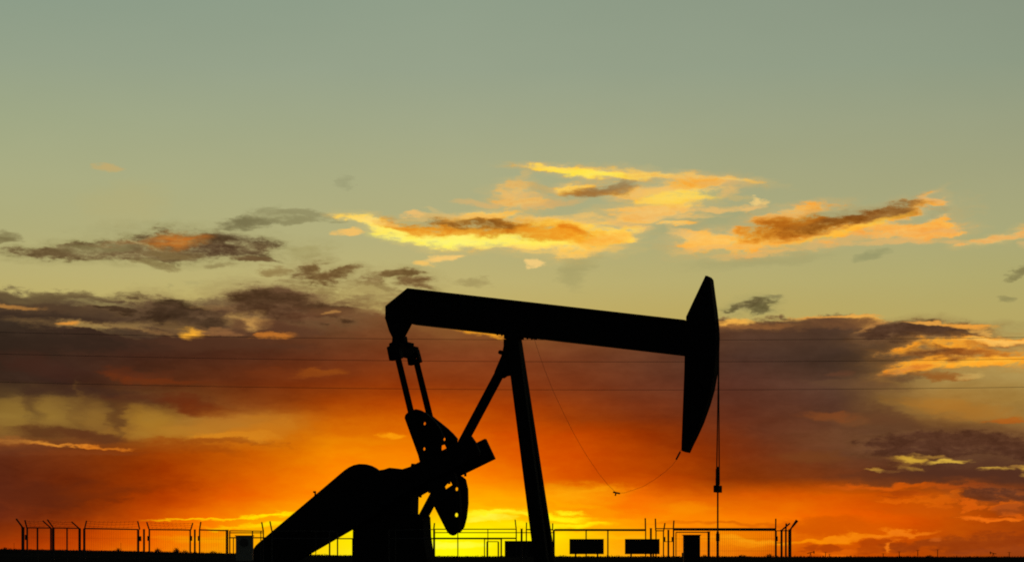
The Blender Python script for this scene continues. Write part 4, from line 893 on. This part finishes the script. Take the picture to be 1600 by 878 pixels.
patch(1386, 852, 4, 9, -10, (244, 122, 24), .85, 1.2, .5); patch(1465, 838, 8, 4, 0, (206, 96, 30), .7, 1.3, .6); patch(1570, 862, 60, 6, 0, (150, 66, 30), .6, 1.2, .8)


NZ = {None: F1, 'lumps': F2, 'streaks': F3}
FG = RAMP(F1, [(0.05, (64, 64, 64)), (0.95, (190, 190, 190))])
_rn = [0]
def region(x0, x1, y0, y1):
    """one part of the sky as its own node group, so that only the part looked at is worked out"""
    global N, K, NZ, FG, PW1
    t, gi, go = group_tree('sky_part', [('P', VE), ('Wisps', FL), ('Lumps', FL), ('Streaks', FL), ('Grain', CO), ('Base', CO)], [('Colour', CO)])
    keep = (N, K, NZ, FG, PW1)
    N, K = t.nodes, t.links
    NZ = {None: gi.outputs['Wisps'], 'lumps': gi.outputs['Lumps'], 'streaks': gi.outputs['Streaks']}; FG = gi.outputs['Grain']; PW1 = gi.outputs['P']
    ch = Chain(gi.outputs['Base'])
    for (a0, a1, b0, b1), kind, args in BODIES:
        if a1 < x0 or a0 > x1 or b1 < y0 or b0 > y1: continue
        ch.hold(); getattr(ch, kind)(*args)
    g = N.new('ShaderNodeGamma'); sock(g.inputs[0], ch.col); g.inputs[1].default_value = 2.2
    K.new(g.outputs[0], go.inputs[0])
    N, K, NZ, FG, PW1 = keep
    n = N.new('ShaderNodeGroup'); n.node_tree = t
    for k_, v in (('P', PW1), ('Wisps', F1), ('Lumps', F2), ('Streaks', F3), ('Grain', FG), ('Base', col)): K.new(v, n.inputs[k_])
    bg = N.new('ShaderNodeBackground'); K.new(n.outputs[0], bg.inputs[0]); bg.inputs[1].default_value = 1.0
    return bg.outputs[0]
def choose(f, a, b_):
    n = N.new('ShaderNodeMixShader'); K.new(f, n.inputs[0]); K.new(a, n.inputs[1]); K.new(b_, n.inputs[2]); return n.outputs[0]
XC, YC = [-9999, 400, 800, 1200, 9999], [-9999, 235, 340, 445, 530, 620, 700, 780, 9999]
def xtree(lo, hi, y0, y1):
    if hi - lo == 1: return region(XC[lo], XC[hi], y0, y1)
    m = (lo + hi) // 2
    return choose(M('GREATER_THAN', PX, S(XC[m], 870)[0]), xtree(lo, m, y0, y1), xtree(m, hi, y0, y1))
def ytree(lo, hi):
    if hi - lo == 1: return xtree(0, len(XC) - 1, YC[lo] - 8, YC[hi] + 8)
    m = (lo + hi) // 2
    return choose(M('GREATER_THAN', PY, S(800, YC[m])[1]), ytree(lo, m), ytree(m, hi))
seen = ytree(0, len(YC) - 1)
# away from the sunset the sky falls off to dusk
sky = N.new('ShaderNodeTexSky'); sky.sky_type = 'NISHITA'; sky.sun_disc = False
sky.sun_elevation = R(1.0); sky.sun_rotation = SUNAZ; sky.altitude = 0; sky.dust_density = 2.0
bgd = N.new('ShaderNodeBackground'); K.new(sky.outputs[0], bgd.inputs[0]); bgd.inputs[1].default_value = 0.05
away = RANGE(M('ABSOLUTE', TH), 0.30, 0.9)
up = RANGE(EL, 0.30, 0.75)
total = choose(M('MAXIMUM', away, up), seen, bgd.outputs[0])
ow = N.new('ShaderNodeOutputWorld'); K.new(total, ow.inputs[0])
world.cycles.sampling_method = 'MANUAL'; world.cycles.sample_map_resolution = 512

# sun, low behind the cloud bank
sd_ = bpy.data.lights.new('sun', 'SUN'); sd_.energy = 0.05; sd_.angle = R(3); sd_.color = (1.0, 0.62, 0.25)
so = bpy.data.objects.new('sun', sd_); COL.objects.link(so)
dirv = Vector((math.sin(SUNAZ), math.cos(SUNAZ), math.tan(R(1.0))))
so.rotation_euler = dirv.to_track_quat('Z', 'Y').to_euler(); so.location = dirv * 300

# ------------------------------------------------------------------ render settings
scene.render.engine = 'CYCLES'
scene.view_settings.view_transform = 'Standard'; scene.view_settings.look = 'None'
scene.view_settings.exposure = 0; scene.view_settings.gamma = 1; scene.view_settings.use_curve_mapping = False
scene.cycles.use_adaptive_sampling = True; scene.cycles.adaptive_threshold = 0.006; scene.cycles.adaptive_min_samples = 10
scene.cycles.max_bounces = 3; scene.cycles.diffuse_bounces = 1; scene.cycles.glossy_bounces = 1
scene.cycles.filter_width = 1.9
scene.cycles.use_denoising = False
scene.render.resolution_x = 1024; scene.render.resolution_y = 561
